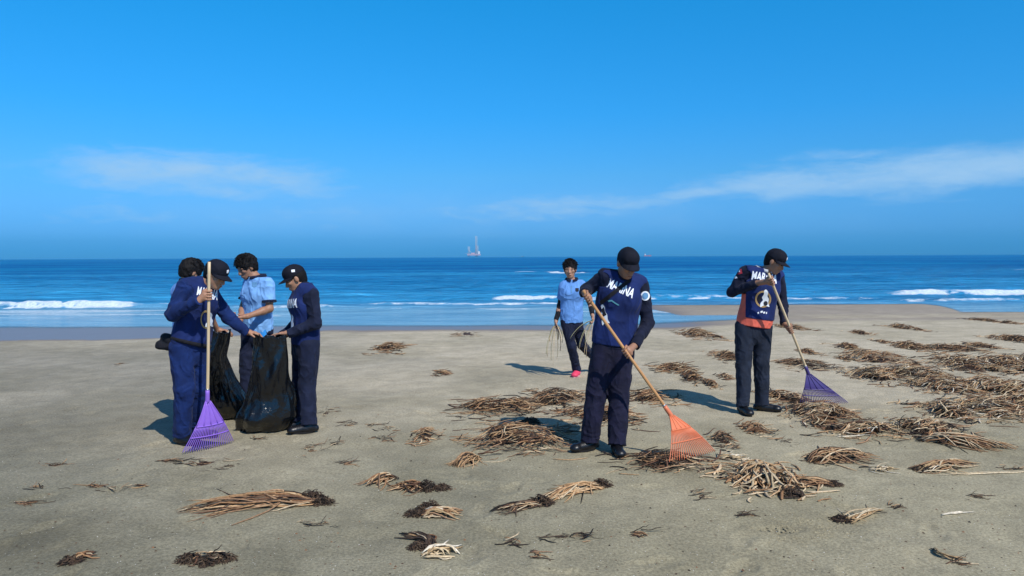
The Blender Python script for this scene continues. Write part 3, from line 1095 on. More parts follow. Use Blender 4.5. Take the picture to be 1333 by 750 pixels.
class Person:
    def __init__(s, D, j, face, toes, sc=1.0, label='', seed=1, group=None, slim=1.0):
        s.seed = seed
        s.slim = slim
        s.sc = sc
        J = {}
        for k, v in j.items():
            if k in ('aR', 'aL') and len(v) == 2:
                J[k] = atZ(v[0], v[1], 0.085)
            else:
                J[k] = atY(v[0], v[1], D + v[2])
        s.J = J
        s.F = norm(face)
        s.toes = toes
        base = (J['aR'] + J['aL']) / 2
        s.root = empty('person', (base[0], base[1], 0))
        tag(s.root, label, 'person', group)
        s.lat = norm(J['sL'] - J['sR'])
        mid = (J['hR'] + J['hL']) / 2
        s.up = norm(J['neck'] - mid)
        s.fwd = norm(np.cross(s.lat, s.up))
        hl = norm(J['hL'] - J['hR'])
        s.hfwd = norm(np.cross(hl, (0, 0, 1)))
        s.mid = mid
        # head frame
        F = s.F
        U = norm(np.array((0, 0, 1.0)) - F * F[2])
        s.U = U
        s.Rt = np.cross(F, U)
        s.body = SDF(0.005)
        for a_, b_ in (('sR', 'eR'), ('eR', 'wR'), ('sL', 'eL'), ('eL', 'wL'), ('hR', 'kR'), ('kR', 'aR'), ('hL', 'kL'), ('kL', 'aL'), ('sR', 'sL'), ('neck', 'head')):
            s.log = getattr(s, 'log', '') + ' %s-%s %.2f' % (a_, b_, np.linalg.norm(J[a_] - J[b_]))
        print('PERSON', seed, s.log)

    # spine stations: (fraction pelvis->neck, half width, depth ratio)
    def torso(s, S, grow=0.0, lo=-0.06, hi=1.0, wide=1.0, k=0.03, belly=0.0):
        J, sc = s.J, s.sc
        H = np.linalg.norm(J['neck'] - s.mid)
        st = [(-0.06, 0.158, 0.70, s.hfwd), (0.16, 0.152, 0.70, s.hfwd), (0.36, 0.146 + belly, 0.70, s.fwd), (0.62, 0.158, 0.66, s.fwd), (0.80, 0.150, 0.60, s.fwd)]
        pts = []
        for (f, w_, d_, ax_) in st:
            if f < lo - 1e-6 or f > hi: continue
            pts.append((s.mid + (J['neck'] - s.mid) * f, w_ * sc * wide * s.slim + grow, d_, ax_))
        for i in range(len(pts) - 1):
            a, b_ = pts[i], pts[i + 1]
            S.cone(a[0], b_[0], a[1], b_[1], k, b_[3], (a[2] + b_[2]) / 2)
        if hi > 0.9:
            sh = 0.050 * sc + grow * 0.62
            S.cone(J['sR'] + s.lat * 0.02, J['sL'] - s.lat * 0.02, sh, sh, 0.05)
            for q in ('sR', 'sL'):
                S.cone(J[q] + (J['neck'] - J[q]) * 0.15, J['neck'] - s.up * 0.005, sh * 0.98, 0.050 * sc + grow * 0.8, 0.04)
            c = s.mid + (J['neck'] - s.mid) * 0.72
            S.cone(c - s.lat * 0.06 + s.fwd * 0.035, c + s.lat * 0.06 + s.fwd * 0.035, 0.075 * sc + grow, 0.075 * sc + grow, 0.05)

    def build_body(s, skin, hands):
        B, J, sc = s.body, s.J, s.sc
        s.torso(B, -0.012)
        for q in 'RL':
            sh, e, w_ = J['s' + q], J['e' + q], J['w' + q]
            B.cone(sh, e, 0.046 * sc, 0.037 * sc, 0.03)
            m_ = e + (w_ - e) * 0.3
            B.cone(e, m_, 0.037 * sc, 0.038 * sc, 0.02)
            B.cone(m_, w_, 0.038 * sc, 0.025 * sc, 0.02)
            h, kn, a = J['h' + q], J['k' + q], J['a' + q]
            B.cone(h, kn, 0.076 * sc, 0.050 * sc, 0.03)
            c = kn + (a - kn) * 0.3 - s.hfwd * 0.012
            B.cone(kn, c, 0.050 * sc, 0.052 * sc, 0.02)
            B.cone(c, a, 0.050 * sc, 0.033 * sc, 0.02)
            td = norm(s.toes[q])
            B.cone(a - np.array((0, 0, 0.035)) - td * 0.03, a + td * 0.11 - np.array((0, 0, 0.048)), 0.030 * sc, 0.022 * sc, 0.02)
        H, F, U, Rt = J['head'], s.F, s.U, s.Rt
        B.cone(J['neck'] - s.up * 0.02, H - U * 0.06 - F * 0.02, 0.056 * sc, 0.052 * sc, 0.03)
        B.ell(H + U * 0.025 - F * 0.012, (Rt * 0.074, F * 0.092, U * 0.086), 0.02)
        B.ell(H - U * 0.045 + F * 0.022, (Rt * 0.058, F * 0.066, U * 0.072), 0.03)
        B.ell(H - U * 0.098 + F * 0.058, (Rt * 0.026, F * 0.022, U * 0.018), 0.03)
        B.cone(H + U * 0.005 + F * 0.082, H - U * 0.036 + F * 0.100, 0.009, 0.0135, 0.014)
        B.ell(H - U * 0.040 + F * 0.094, (Rt * 0.018, F * 0.012, U * 0.009), 0.008)
        for sg in (-1, 1):
            B.ell(H + U * 0.012 + F * 0.074 + Rt * 0.033 * sg, (Rt * 0.026, F * 0.012, U * 0.009), 0.012)     # brow
            B.ell(H - U * 0.022 + F * 0.062 + Rt * 0.040 * sg, (Rt * 0.020, F * 0.020, U * 0.018), 0.02)      # cheek
            B.ell(H - U * 0.012 + Rt * 0.077 * sg - F * 0.008, (Rt * 0.009, F * 0.019, U * 0.031), 0.008)     # ear
        for sg in (-1, 1):
            B.ell(H - U * 0.006 + F * 0.094 + Rt * 0.031 * sg, (Rt * 0.015, F * 0.014, U * 0.009), 0.01, sub=True)
        B.ell(H - U * 0.066 + F * 0.086, (Rt * 0.023, F * 0.011, U * 0.006), 0.008)
        B.ell(H - U * 0.078 + F * 0.084, (Rt * 0.019, F * 0.011, U * 0.006), 0.008)
        for q in 'RL':
            hd = hands.get(q)
            if hd is None: continue
            if hd[0] == 'grip':
                hand_grip(B, J['w' + q], hd[1], hd[2], hd[3], hd[4], sc)
            else:
                hand_open(B, J['w' + q], hd[1], hd[2], hd[3], hd[4], sc)
        s.bodyo, s.bsurf = sdf_obj('body', B, skin, s.root)
        for sg in (-1, 1):
            c = H - U * 0.006 + F * 0.083 + Rt * 0.031 * sg
            ellipsoid_mesh('eye', c, (Rt * 0.0105, F * 0.005, U * 0.0042), 'eye_dark', s.root, 10, 6)
            ellipsoid_mesh('eyebrow', H + U * 0.014 + F * 0.083 + Rt * 0.034 * sg, (Rt * 0.017, F * 0.0035, U * 0.0028), 'hair_black', s.root, 10, 6)
        ellipsoid_mesh('mouth', H - U * 0.072 + F * 0.0935, (Rt * 0.019, F * 0.0045, U * 0.0036), 'lip', s.root, 10, 6)

    def trousers(s, mat, flare=1.0, hem=0.02):
        T, J, sc = SDF(0.006), s.J, s.sc
        g = 0.016
        s.torso(T, 0.004, -0.06, 0.17)
        for q in 'RL':
            h, kn, a = J['h' + q], J['k' + q], J['a' + q]
            b_ = a + norm(kn - a) * -hem
            T.cone(h, kn, 0.092 * sc * flare, 0.073 * sc * flare, 0.03)
            T.cone(kn, b_, 0.073 * sc * flare, 0.066 * sc * flare, 0.02, flat_b=True)
        dsp = folds(s.seed * 10 + 1, 0.011, (14, 14, 4.5), 1.2)

        def d2(P):
            r = dsp(P) * (0.25 + 0.75 * sstep(0.10, 0.30, -(P - s.mid) @ s.up + 0.12))
            for q in 'RL':
                a, kn = J['a' + q], J['k' + q]
                for (c, rad) in ((a, 0.16), (kn, 0.10)):
                    w_ = np.exp(-(np.linalg.norm(P - c, axis=1) / rad) ** 2)
                    r = r + w_ * 0.009 * (0.5 - np.abs(2 * vnoise(np.stack([P[:, 0] * 8, P[:, 1] * 8, P[:, 2] * 26 + 3 * vnoise(P * 6, s.seed + 8)], 1), s.seed + 4) - 1))
            return r
        s.tro, s.tsurf = sdf_obj('trousers', T, mat, s.root, d2)
        return s.tro

    def shirt(s, mat, name='jacket', sleeve=1.0, g=0.010, hem=-0.02, amp=0.008, arm=1.0, neck=0.06, body_amp=0.5):
        S, J, sc = SDF(0.006), s.J, s.sc
        s.torso(S, g)
        H = s.mid + (J['neck'] - s.mid) * hem
        S.plane(H, -s.up)
        for q in 'RL':
            sh, e, w_ = J['s' + q], J['e' + q], J['w' + q]
            if sleeve >= 1:
                S.cone(sh, e, 0.059 * sc * arm, 0.050 * sc * arm, 0.03)
                S.cone(e, w_ - (e - w_) * 0.05, 0.050 * sc * arm, 0.038 * sc * arm, 0.02, flat_b=True)
            else:
                S.cone(sh, sh + (e - sh) * sleeve, 0.062 * sc * arm, 0.064 * sc * arm, 0.03, flat_b=True)
        dsp = folds(s.seed * 10 + 3, amp * 1.25, (13, 13, 9), 1.2)

        def d2(P):
            q_ = P - s.mid
            inn = np.exp(-((q_ @ s.lat) / 0.15) ** 4)
            r = dsp(P) * (1 - (1 - body_amp) * inn)
            for q in 'RL':
                e = J['e' + q]
                w_ = np.exp(-(np.linalg.norm(P - e, axis=1) / 0.09) ** 2)
                ax_ = norm(J['w' + q] - J['s' + q])
                r = r + w_ * 0.008 * (0.5 - np.abs(2 * vnoise(P * 9 + np.outer((P @ ax_) * 20, ax_), s.seed + 5) - 1))
            return r
        planes = [(J['neck'] + s.up * neck, s.up)]
        so, s.ssurf = sdf_obj(name, S, mat, s.root, d2, planes)
        return so

    def vest(s, mat, g=0.028, hem=0.0, name='vest', extra=()):
        S, J, sc = SDF(0.006), s.J, s.sc
        s.torso(S, g, wide=0.97)
        for q, sg in (('R', -1), ('L', 1)):       # arm holes
            c = J['s' + q] + s.lat * sg * 0.035 - s.up * 0.015
            S.cone(c - s.fwd * 0.2 - s.up * 0.02, c + s.fwd * 0.2 - s.up * 0.02, 0.062 * sc, 0.062 * sc, 0.01, sub=True)
        nk = J['neck'] + s.up * 0.035
        S.cone(nk, nk + s.fwd * 0.12 - s.up * 0.01, 0.058, 0.045, 0.01, sub=True)
        H = s.mid + (J['neck'] - s.mid) * hem
        vo_, s.vsurf = sdf_obj(name, S, mat, s.root, folds(s.seed * 10 + 5, 0.0055, (9, 9, 7)), [(H, -s.up), (J['neck'] + s.up * 0.05, s.up)] + list(extra))
        return vo_

    def boots(s, mat='boot_black', sole='boot_sole', high=True, size=1.0, names='boot'):
        J = s.J
        for q in 'RL':
            S = SDF(0.005)
            a = J['a' + q]
            td = np.array(s.toes[q], float)
            td = norm(td)
            dn = np.array((0, 0, -1.0))
            dn = norm(dn - td * (dn @ td))
            ln = 0.17 * size
            g0 = a + dn * (0.085 - 0.036)
            sd = np.cross(td, dn)
            S.cone(g0 - td * 0.055, g0 + td * 0.02, 0.036, 0.042, 0.02)
            S.cone(g0 + td * 0.02, g0 + td * (ln - 0.03) + dn * 0.004, 0.042, 0.036, 0.02)
            S.ell(g0 + td * (ln - 0.02) + dn * 0.006, (td * 0.045, sd * 0.045, dn * 0.032), 0.02)
            S.cone(a + dn * 0.03 - td * 0.012, g0 + td * 0.085, 0.044, 0.034, 0.02)
            if high:
                S.cone(a + dn * 0.03 - td * 0.012, a - dn * 0.06 - td * 0.004, 0.042, 0.040, 0.02)
            bo, _ = sdf_obj(names, S, mat, s.root, None, [(a + dn * (0.085 - 0.012), dn)])
            # sole slab
            v, n = [], 24
            for z in (0.0, 0.016):
                for i in range(n):
                    th = 2 * math.pi * i / n
                    c_, s_ = math.cos(th), math.sin(th)
                    lx = (0.135 * size if c_ > 0 else 0.105) * c_
                    wy = 0.046 * (1 - 0.12 * c_) * s_
                    if c_ < -0.2: wy *= 0.88
                    v.append(a + dn * (0.085 - z) + td * (0.052 + lx) + sd * wy)
            f = [[i, (i + 1) % n, n + (i + 1) % n, n + i] for i in range(n)]
            me = bpy.data.meshes.new('sole')
            me.from_pydata([tuple(x) for x in v], [], f + [list(range(n))[::-1], list(range(n, 2 * n))])
            link('sole', me, sole, bo, smooth=False)

    def hair(s, spiky=True, cap=False):
        H, F, U, Rt = s.J['head'], s.F, s.U, s.Rt
        S = SDF(0.004)
        g = 0.008 if cap else 0.020
        S.ell(H + U * 0.022 - F * 0.015, (Rt * (0.074 + g), F * (0.090 + g), U * (0.088 + g * 1.2)), 0.02)
        S.cone(H - U * 0.045 - F * 0.045, H - U * 0.01 - F * 0.04, 0.052, 0.058, 0.03)
        # free the face, ears and nape
        S.ell(H - U * 0.075 + F * 0.095, (Rt * 0.083, F * 0.095, U * (0.115 if not cap else 0.15)), 0.02, sub=True)
        S.cone(H - U * 0.03 + F * 0.012 - Rt * 0.12, H - U * 0.03 + F * 0.012 + Rt * 0.12, 0.034, 0.034, 0.01, sub=True)
        sd = s.seed * 31

        def dsp(P):
            q = np.stack([(P - H) @ Rt, (P - H) @ F, (P - H) @ U], 1)
            return -0.012 * (vnoise(q * np.array((60, 34, 30)), sd) - 0.5) - 0.008 * (vnoise(q * np.array((130, 90, 60)), sd + 1) - 0.5)
        ho, _ = sdf_obj('hair', S, 'hair_black', s.root, dsp if not cap else None, [(H - U * 0.085, -U)])
        if spiky:
            mb = MB()
            rr = random.Random(sd)
            for i in range(420):
                th = rr.uniform(0, 2 * math.pi); ph = rr.uniform(0, 1.25)
                n = Rt * math.sin(ph) * math.cos(th) + F * math.sin(ph) * math.sin(th) + U * math.cos(ph)
                p = H + U * 0.022 - F * 0.015 + Rt * (n @ Rt) * 0.092 + F * (n @ F) * 0.108 + U * (n @ U) * 0.110
                if (p - H) @ F > 0.05 and (p - H) @ U < 0.050: continue
                if (p - H) @ U < -0.01: continue
                dr = norm(n * 0.22 + F * rr.uniform(0.3, 0.8) + Rt * (rr.uniform(-0.25, 0.25) + 0.5 * (n @ Rt)) - U * (0.35 * (1 - n @ U)))
                L = rr.uniform(0.02, 0.042)
                mb.tube([p - n * 0.008, p + dr * L * 0.5, p + dr * L - U * 0.006], [0.0042, 0.003, 0.0006], 4)
            mb.build('hair_tuft', 'hair_black', ho)
        return ho

    def cap(s, mat='cap_black', badge=True):
        H, F, U, Rt = s.J['head'], s.F, s.U, s.Rt
        S = SDF(0.005)
        S.ell(H + U * 0.020 - F * 0.014, (Rt * 0.084, F * 0.101, U * 0.106), 0.02)
        S.ell(H + U * 0.060 + F * 0.028, (Rt * 0.070, F * 0.062, U * 0.060), 0.03)
        co, s.csurf = sdf_obj('cap', S, mat, s.root, folds(s.seed + 200, 0.002, (20, 20, 20)), [(H + U * 0.022, norm(-U * 1.0 - F * 0.10))])
        # brim: curved plate
        nu, nv = 21, 8
        v, f = [], []
        for lay in (0, 1):
            for j in range(nv):
                for i in range(nu):
                    a = R(-78 + 156 * i / (nu - 1))
                    rr = j / (nv - 1)
                    ex = 0.084 * math.cos(a) ** 0.6 * rr
                    x = (0.084) * math.sin(a) * (1 - 0.04 * rr)
                    y = 0.090 * math.cos(a) - 0.012 + ex
                    z = 0.034 - 0.020 * rr * math.cos(a) - 0.030 * (abs(math.sin(a)) ** 2.2) * (0.3 + 0.7 * rr) + (0.004 if lay else 0)
                    v.append(H + Rt * x + F * y + U * z)
        for lay in (0, 1):
            o = lay * nu * nv
            for j in range(nv - 1):
                for i in range(nu - 1):
                    q = (o + j * nu + i, o + j * nu + i + 1, o + (j + 1) * nu + i + 1, o + (j + 1) * nu + i)
                    f.append(q if lay else q[::-1])
        o = nu * nv
        for i in range(nu - 1):
            k = (nv - 1) * nu + i
            f.append((k, k + 1, o + k + 1, o + k))
        link('cap_brim', mesh_np(v, f), mat, co)
        ellipsoid_mesh('cap_button', H + U * 0.1275 - F * 0.012, (Rt * 0.008, F * 0.008, U * 0.005), mat, co, 8, 5)
        for k_ in range(3):                       # panel seams
            a0 = R(30 + 60 * k_)
            hd_ = F * math.sin(a0) + Rt * math.cos(a0)
            bv = BVHTree.FromPolygons([tuple(x) for x in s.csurf[0]], [tuple(int(i) for i in x) for x in s.csurf[1]])
            pts = []
            for e_ in np.linspace(R(12), R(168), 15):
                d_ = hd_ * math.cos(e_) + U * math.sin(e_)
                o_ = H + U * 0.025 - F * 0.012
                hit = bv.ray_cast(Vector(o_ + d_ * 0.3), Vector(-d_))[0]
                if hit is not None: pts.append(np.array(hit))
            if len(pts) > 3:
                mb = MB(); mb.tube(pts, 0.0016, 4); mb.build('seam', mat, co)
        # small white mark on the front panel
        if not badge: return co
        sv_, sf_ = shape_mesh([(0.1, 0.1), (0.9, 0.0), (1.0, 0.8), (0.5, 1.0), (0.0, 0.9)], 1)
        decal('cap_badge', sv_, sf_, lambda u, v_: (H + F * 0.3 + Rt * (u - 0.5) * 0.03 + U * (0.062 + v_ * 0.03), -F), s.csurf, 'white_print', co, 0.003)
        return co

    def collar(s, mat, r=0.062, h=0.035, name='collar'):
        N, up, fw, la = s.J['neck'], s.up, s.fwd, s.lat
        mb = MB()
        n = 28
        pts, f = [], []
        prof = [(0.0, 0.0), (0.010, h), (0.016, h + 0.002), (0.026, 0.004)]
        for i in range(n):
            a = 2 * math.pi * i / n + math.pi / 2 + 0.12
            a = math.pi / 2 + 0.14 + (2 * math.pi - 0.28) * i / (n - 1)
            for (dr, z) in prof:
                dip = -0.022 * max(0, math.sin(a))
                pts.append(N + (la * math.cos(a) + fw * math.sin(a)) * (r + dr) * (1.0 + 0.12 * max(0, math.sin(a))) + up * (z + 0.026 + dip))
        m_ = len(prof)
        for i in range(n - 1):
            for k in range(m_ - 1):
                f.append((i * m_ + k, i * m_ + k + 1, (i + 1) * m_ + k + 1, (i + 1) * m_ + k))
        mb.poly(pts, f)
        o = mb.build(name, mat, s.root)
        md = o.modifiers.new('solid', 'SOLIDIFY'); md.thickness = 0.004
        return o

    def band(s, c, ax_, r, wd, mat, name, parent=None):
        ax_ = norm(ax_)
        mb = MB()
        c = np.asarray(c)
        n = 5
        mb.tube([c - ax_ * wd, c - ax_ * wd * 0.9, c + ax_ * wd * 0.9, c + ax_ * wd], [r * 0.985, r, r, r * 0.985], 18)
        return mb.build(name, mat, parent or s.root)


# ------------------------------------------------------------------ rakes
def rake(label, top, apex, tipL, tipR, wood_m, plastic, ntine=24, solid=0.42, bow=0.03, group=None):
    top, apex, tipL, tipR = map(np.asarray, (top, apex, tipL, tipR))
    root = empty('leaf_rake', ((tipL + tipR) / 2))
    tag(root, label, 'rake', group)
    ax_ = norm(top - apex)
    mb = MB()
    n = 14
    # handle is drawn in its own frame so that the grain runs along it
    Lh = np.linalg.norm(top - apex)
    zs = np.linspace(-0.02, Lh, n)
    mb.tube([(0.0012 * math.sin(z * 5), 0.0012 * math.cos(z * 4), z) for z in zs], [0.0125] * (n - 1) + [0.0115], 10)
    h = mb.build('handle', wood_m, None)
    h.rotation_euler = Vector(ax_).to_track_quat('Z', 'Y').to_euler()
    h.location = Vector(apex)
    h.parent = root
    h.matrix_parent_inverse = parent_world(root).inverted()
    mb = MB()
    mb.tube([apex + ax_ * 0.085, apex + ax_ * 0.06, apex, apex - ax_ * 0.03], [0.0165, 0.0175, 0.019, 0.015], 12)
    mb.build('socket', plastic, root)
    mb = MB()
    mb.tube([apex + ax_ * 0.082, apex + ax_ * 0.090, apex + ax_ * 0.098], [0.0145, 0.015, 0.0145], 12)
    mb.build('ferrule', 'steel', root)
    nrm_ = norm(np.cross(tipR - tipL, apex - tipL))
    if nrm_[1] > 0: nrm_ = -nrm_

    def P(u, t):
        """u across 0..1, t from the apex 0 to the tips 1"""
        tip = tipL + (tipR - tipL) * u
        w0 = 0.035
        a0 = apex + norm(tipR - tipL) * (u - 0.5) * w0
        p = a0 + (tip - a0) * t
        arc = 1 - (2 * u - 1) ** 2
        return p + nrm_ * (bow * math.sin(math.pi * t) + 0.02 * arc * t) + (tip - a0) * 0.02 * arc * t
    # solid fan plate
    nu, nv = 21, 7
    pts, f = [], []
    for lay in (0, 1):
        for j in range(nv):
            for i in range(nu):
                u, t = i / (nu - 1), solid * j / (nv - 1)
                pts.append(P(u, t) + nrm_ * (0.0035 if lay else -0.0035))
    for lay in (0, 1):
        o = lay * nu * nv
        for j in range(nv - 1):
            for i in range(nu - 1):
                q = (o + j * nu + i, o + j * nu + i + 1, o + (j + 1) * nu + i + 1, o + (j + 1) * nu + i)
                f.append(q if lay else q[::-1])
    o = nu * nv
    for i in range(nu - 1):
        k = (nv - 1) * nu + i
        f.append((k, k + 1, o + k + 1, o + k)); f.append((i, o + i, o + i + 1, i + 1))
    for j in range(nv - 1):
        k = j * nu
        f.append((k, k + nu, o + k + nu, o + k)); k2 = k + nu - 1
        f.append((k2, o + k2, o + k2 + nu, k2 + nu))
    mb = MB(); mb.poly(pts, f)
    plate = mb.build('fan_plate', plastic, root, smooth=False)
    for u in (0.0, 0.25, 0.5, 0.75, 1.0):
        mb = MB()
        mb.tube([P(u, t) + nrm_ * 0.005 for t in np.linspace(0.02, solid, 6)], 0.0045, 6)
        mb.build('rib', plastic, plate)
    for tt in (solid, solid + (1 - solid) * 0.42):
        mb = MB()
        mb.tube([P(u, tt) + nrm_ * 0.004 for u in np.linspace(0, 1, 15)], 0.0055, 6)
        mb.build('cross_bar', plastic, root)
    for i in range(ntine):
        u = i / (ntine - 1)
        mb = MB()
        d = norm(P(u, 1) - P(u, 0.9))
        ts = [solid - 0.02, solid + 0.2 * (1 - solid), 0.75, 0.95, 1.0]
        pp = [P(u, t) for t in ts]
        pp[-1] = P(u, 0.985) - nrm_ * 0.0 + np.array((0, 0, -0.004))
        mb.tube(pp, [0.0048, 0.0044, 0.004, 0.0036, 0.003], 5)
        mb.build('tine', plastic, root)
    return root


# ------------------------------------------------------------------ who stands where (joints read from the photograph)
def line_pt(a, b, px):
    """point on the segment a-b whose picture column/row is nearest to pixel px"""
    best, bt = 1e9, 0
    for t in np.linspace(0, 1, 301):
        p = a + (b - a) * t
        q = MR.T @ (p - CAM)
        u, v = CX + FPX * q[0] / -q[2], CY - FPX * q[1] / -q[2]
        e = (u - px[0]) ** 2 + (v - px[1]) ** 2
        if e < best: best, bt = e, t
    return a + (b - a) * bt


RA = dict(top=atY(272.5, 341, 6.20), apex=atY(270, 521, 6.28), tl=atZ(237, 590, 0.012), tr=atZ(304, 575, 0.012))
RC = dict(top=atY(759, 378, 5.96), apex=atY(873, 540, 5.95), tl=atZ(871, 603, 0.03), tr=atZ(931, 588, 0.03))
RR = dict(top=atY(1000.5, 356, 7.42), apex=atY(1052, 486, 7.72), tl=atZ(1041, 525, 0.08), tr=atZ(1105, 525, 0.08))
rake('purple plastic leaf rake with pale handle held upright by a navy capped man', RA['top'], RA['apex'], RA['tl'], RA['tr'], 'wood_pale', 'rake_purple', 24, 0.50)
rake('orange leaf rake with orange wooden handle slanting across its user', RC['top'], RC['apex'], RC['tl'], RC['tr'], 'wood_orange', 'rake_orange', 22, 0.36)
rake('dark violet leaf rake raking brown stalks beside a man with a coral vest edge', RR['top'], RR['apex'], RR['tl'], RR['tr'], 'wood_pale', 'rake_violet', 26, 0.50)

# ---- man raking with the orange rake
P = Person(6.30, dict(head=(817, 342, -.13), neck=(809, 361, -.03), sR=(788, 359, -.02), sL=(835, 371, .0),
                      eR=(764, 377, .06), wR=(761, 381, -.19), eL=(843, 421, -.02), wL=(827, 449, -.20),
                      hR=(787, 450, 0), hL=(810, 451, 0), kR=(776, 513, -.05), kL=(806, 515, -.06), aR=(768, 572), aL=(803, 576)),
           (0.22, -.80, -.50), dict(R=(-.85, -.5, 0), L=(0.05, -1, 0)), 1.0,
           'man in navy uniform and black cap pushing an orange rake with both hands', 1)
gA = norm(RC['apex'] - RC['top'])
P.build_body('skin_brown', dict(R=('grip', line_pt(RC['top'], RC['apex'], (765, 388)), -gA, 0.0125, 1), L=('grip', line_pt(RC['top'], RC['apex'], (817, 459)), -gA, 0.0125, 1)))
P.trousers('navy_trouser', 1.12); P.shirt('navy_dark', 'jacket'); vo_ = P.vest('navy_vest', hem=0.03); P.boots(); P.hair(False, True); P.cap(badge=False)
tv, tf = text_mesh('MARINA', 0.03)
TXT = (tv, tf)
decal('lettering', tv, tf, px_map((789, 373.5), (823, 388.5), 12.5), P.vsurf, 'white_print', vo_)
cv, cf = shape_mesh(CIRC, 2)
decal('sleeve_patch', cv, cf, px_map((834, 391.5), (846, 391.5), 12.5), P.ssurf, 'white_print', P.root, 0.004)
decal('sleeve_patch_centre', cv, cf, px_map((836, 389.5), (844, 389.5), 8.5), P.ssurf, 'blue_print', P.root, 0.007)
fig = [(0.12, 0.0), (0.45, 0.10), (0.9, 0.02), (0.80, 0.22), (0.86, 0.45), (0.74, 0.62), (0.80, 0.84), (0.62, 1.0), (0.44, 0.92), (0.42, 0.72), (0.26, 0.55), (0.34, 0.40), (0.14, 0.22)]


def smooth_poly(p, n=4):
    p = np.array(p, float); out = []
    for i in range(len(p)):
        a, b_, c_, d_ = p[i - 1], p[i], p[(i + 1) % len(p)], p[(i + 2) % len(p)]
        for t in np.arange(n) / n:
            out.append(tuple(0.5 * (2 * b_ + (c_ - a) * t + (2 * a - 5 * b_ + 4 * c_ - d_) * t * t + (3 * b_ - a - 3 * c_ + d_) * t ** 3)))
    return out


fv, ff_ = shape_mesh(smooth_poly(fig), 1)
decal('emblem', fv, ff_, px_map((783, 424), (795, 421), 27), P.vsurf, 'white_print', vo_)
decal('emblem_shade', *shape_mesh([(0, 0), (1, 0.1), (0.9, 0.5), (1, 1), (0.2, 0.8), (0.3, 0.4)], 1), px_map((784, 413), (790, 411), 12), P.vsurf, 'dark_print', vo_, 0.006)  # dark printed detail of the emblem
decal('emblem_wave', *shape_mesh([(0, .5), (.3, .9), (.6, .6), (1, .3), (.9, .1), (.6, .3), (.3, .55), (.1, .2)], 2), px_map((790, 394), (806, 399), 6), P.vsurf, 'teal_print', vo_)
decal('chest_strap', *shape_mesh([(0, 0), (0.0, 1), (0.33, 1), (0.66, 1), (1, 1), (1, 0), (0.66, 0), (0.33, 0)], 3), px_map((783, 397), (822, 366), 5.0), P.vsurf, 'black_cloth', vo_, 0.007)

# ---- man with the dark violet rake
P = Person(7.80, dict(head=(1009, 340, -.10), neck=(994, 355, -.02), sR=(970, 354, -.04), sL=(1013, 361, .05),
                      eR=(953, 381, .02), wR=(984, 369, -.21), eL=(1019, 396, .02), wL=(1021, 420, -.12),
                      hR=(969, 425, 0), hL=(993, 426, .03), kR=(968, 475, -.05), kL=(991, 472, -.02), aR=(967, 527), aL=(992, 524)),
           (.72, -.48, -.48), dict(R=(.15, -1, 0), L=(.9, -.45, 0)), 1.0,
           'man in navy cap and coral-edged MARINA vest using a dark violet rake', 2)
gA = norm(RR['apex'] - RR['top'])
P.build_body('skin_brown', dict(R=('grip', line_pt(RR['top'], RR['apex'], (1004, 366)), -gA, 0.0125, 1), L=('grip', line_pt(RR['top'], RR['apex'], (1027, 430)), -gA, 0.0125, 1)))
P.trousers('slate_trouser', 1.04); P.shirt('navy_dark', 'jacket'); P.vest('coral', 0.032, 0.02, 'vest_lining', [(P.mid + P.up * 0.33, P.up)]); vo_ = P.vest('navy_vest_bright', 0.042, 0.17, extra=[(P.mid + P.up * 0.2 - P.lat * 0.150, -P.lat - P.up * 0.16 - P.fwd * 0.30)]); P.boots(); P.hair(False, True); P.cap()
P.collar('grey_lining', 0.070, 0.030)
decal('lettering', *TXT, px_map((978, 364), (1011, 369.5), 11.5), P.vsurf, 'white_print', vo_)
rv, rf = ring_shape(0.78)
decal('emblem_ring', rv, rf, px_map((983, 400.5), (1004, 400.5), 22), P.vsurf, 'gold_print', vo_)
decal('emblem', fv, ff_, px_map((988, 400), (1003, 400), 23), P.vsurf, 'white_print', vo_, 0.006)
decal('emblem_shade', *shape_mesh(CIRC, 1), px_map((994, 398), (999.5, 398), 6), P.vsurf, 'dark_print', vo_, 0.009)  # dark print on the white figure
decal('emblem_shade', *shape_mesh(CIRC, 1), px_map((986.5, 394), (991, 394), 9), P.vsurf, 'dark_print', vo_, 0.009)
for (xa, xb, yy) in ((986, 988, 409), (990, 993, 407.5), (993.5, 996, 408.5), (997, 998.5, 409)):
    decal('emblem_script', *shape_mesh([(0, 0), (1, 0.2), (1, 1), (0, .8)], 1), px_map((xa, yy), (xb, yy), 3), P.vsurf, 'white_print', vo_)
decal('sleeve_flag', *shape_mesh([(0, 0), (1, 0), (1, 1), (0, 1)], 2), px_map((960, 357.5), (966.5, 356), 6), P.ssurf, 'red_print', P.root)
decal('sleeve_flag', *shape_mesh([(0, 0), (1, 0), (1, 1), (0, 1)], 2), px_map((960.5, 354.5), (963.5, 354), 4), P.ssurf, 'white_print', P.root, 0.007)
decal('sleeve_mark', *shape_mesh([(0, 0), (1, 0), (.8, 1), (.2, .8)], 1), px_map((956.5, 363), (960, 362), 3), P.ssurf, 'white_print', P.root)

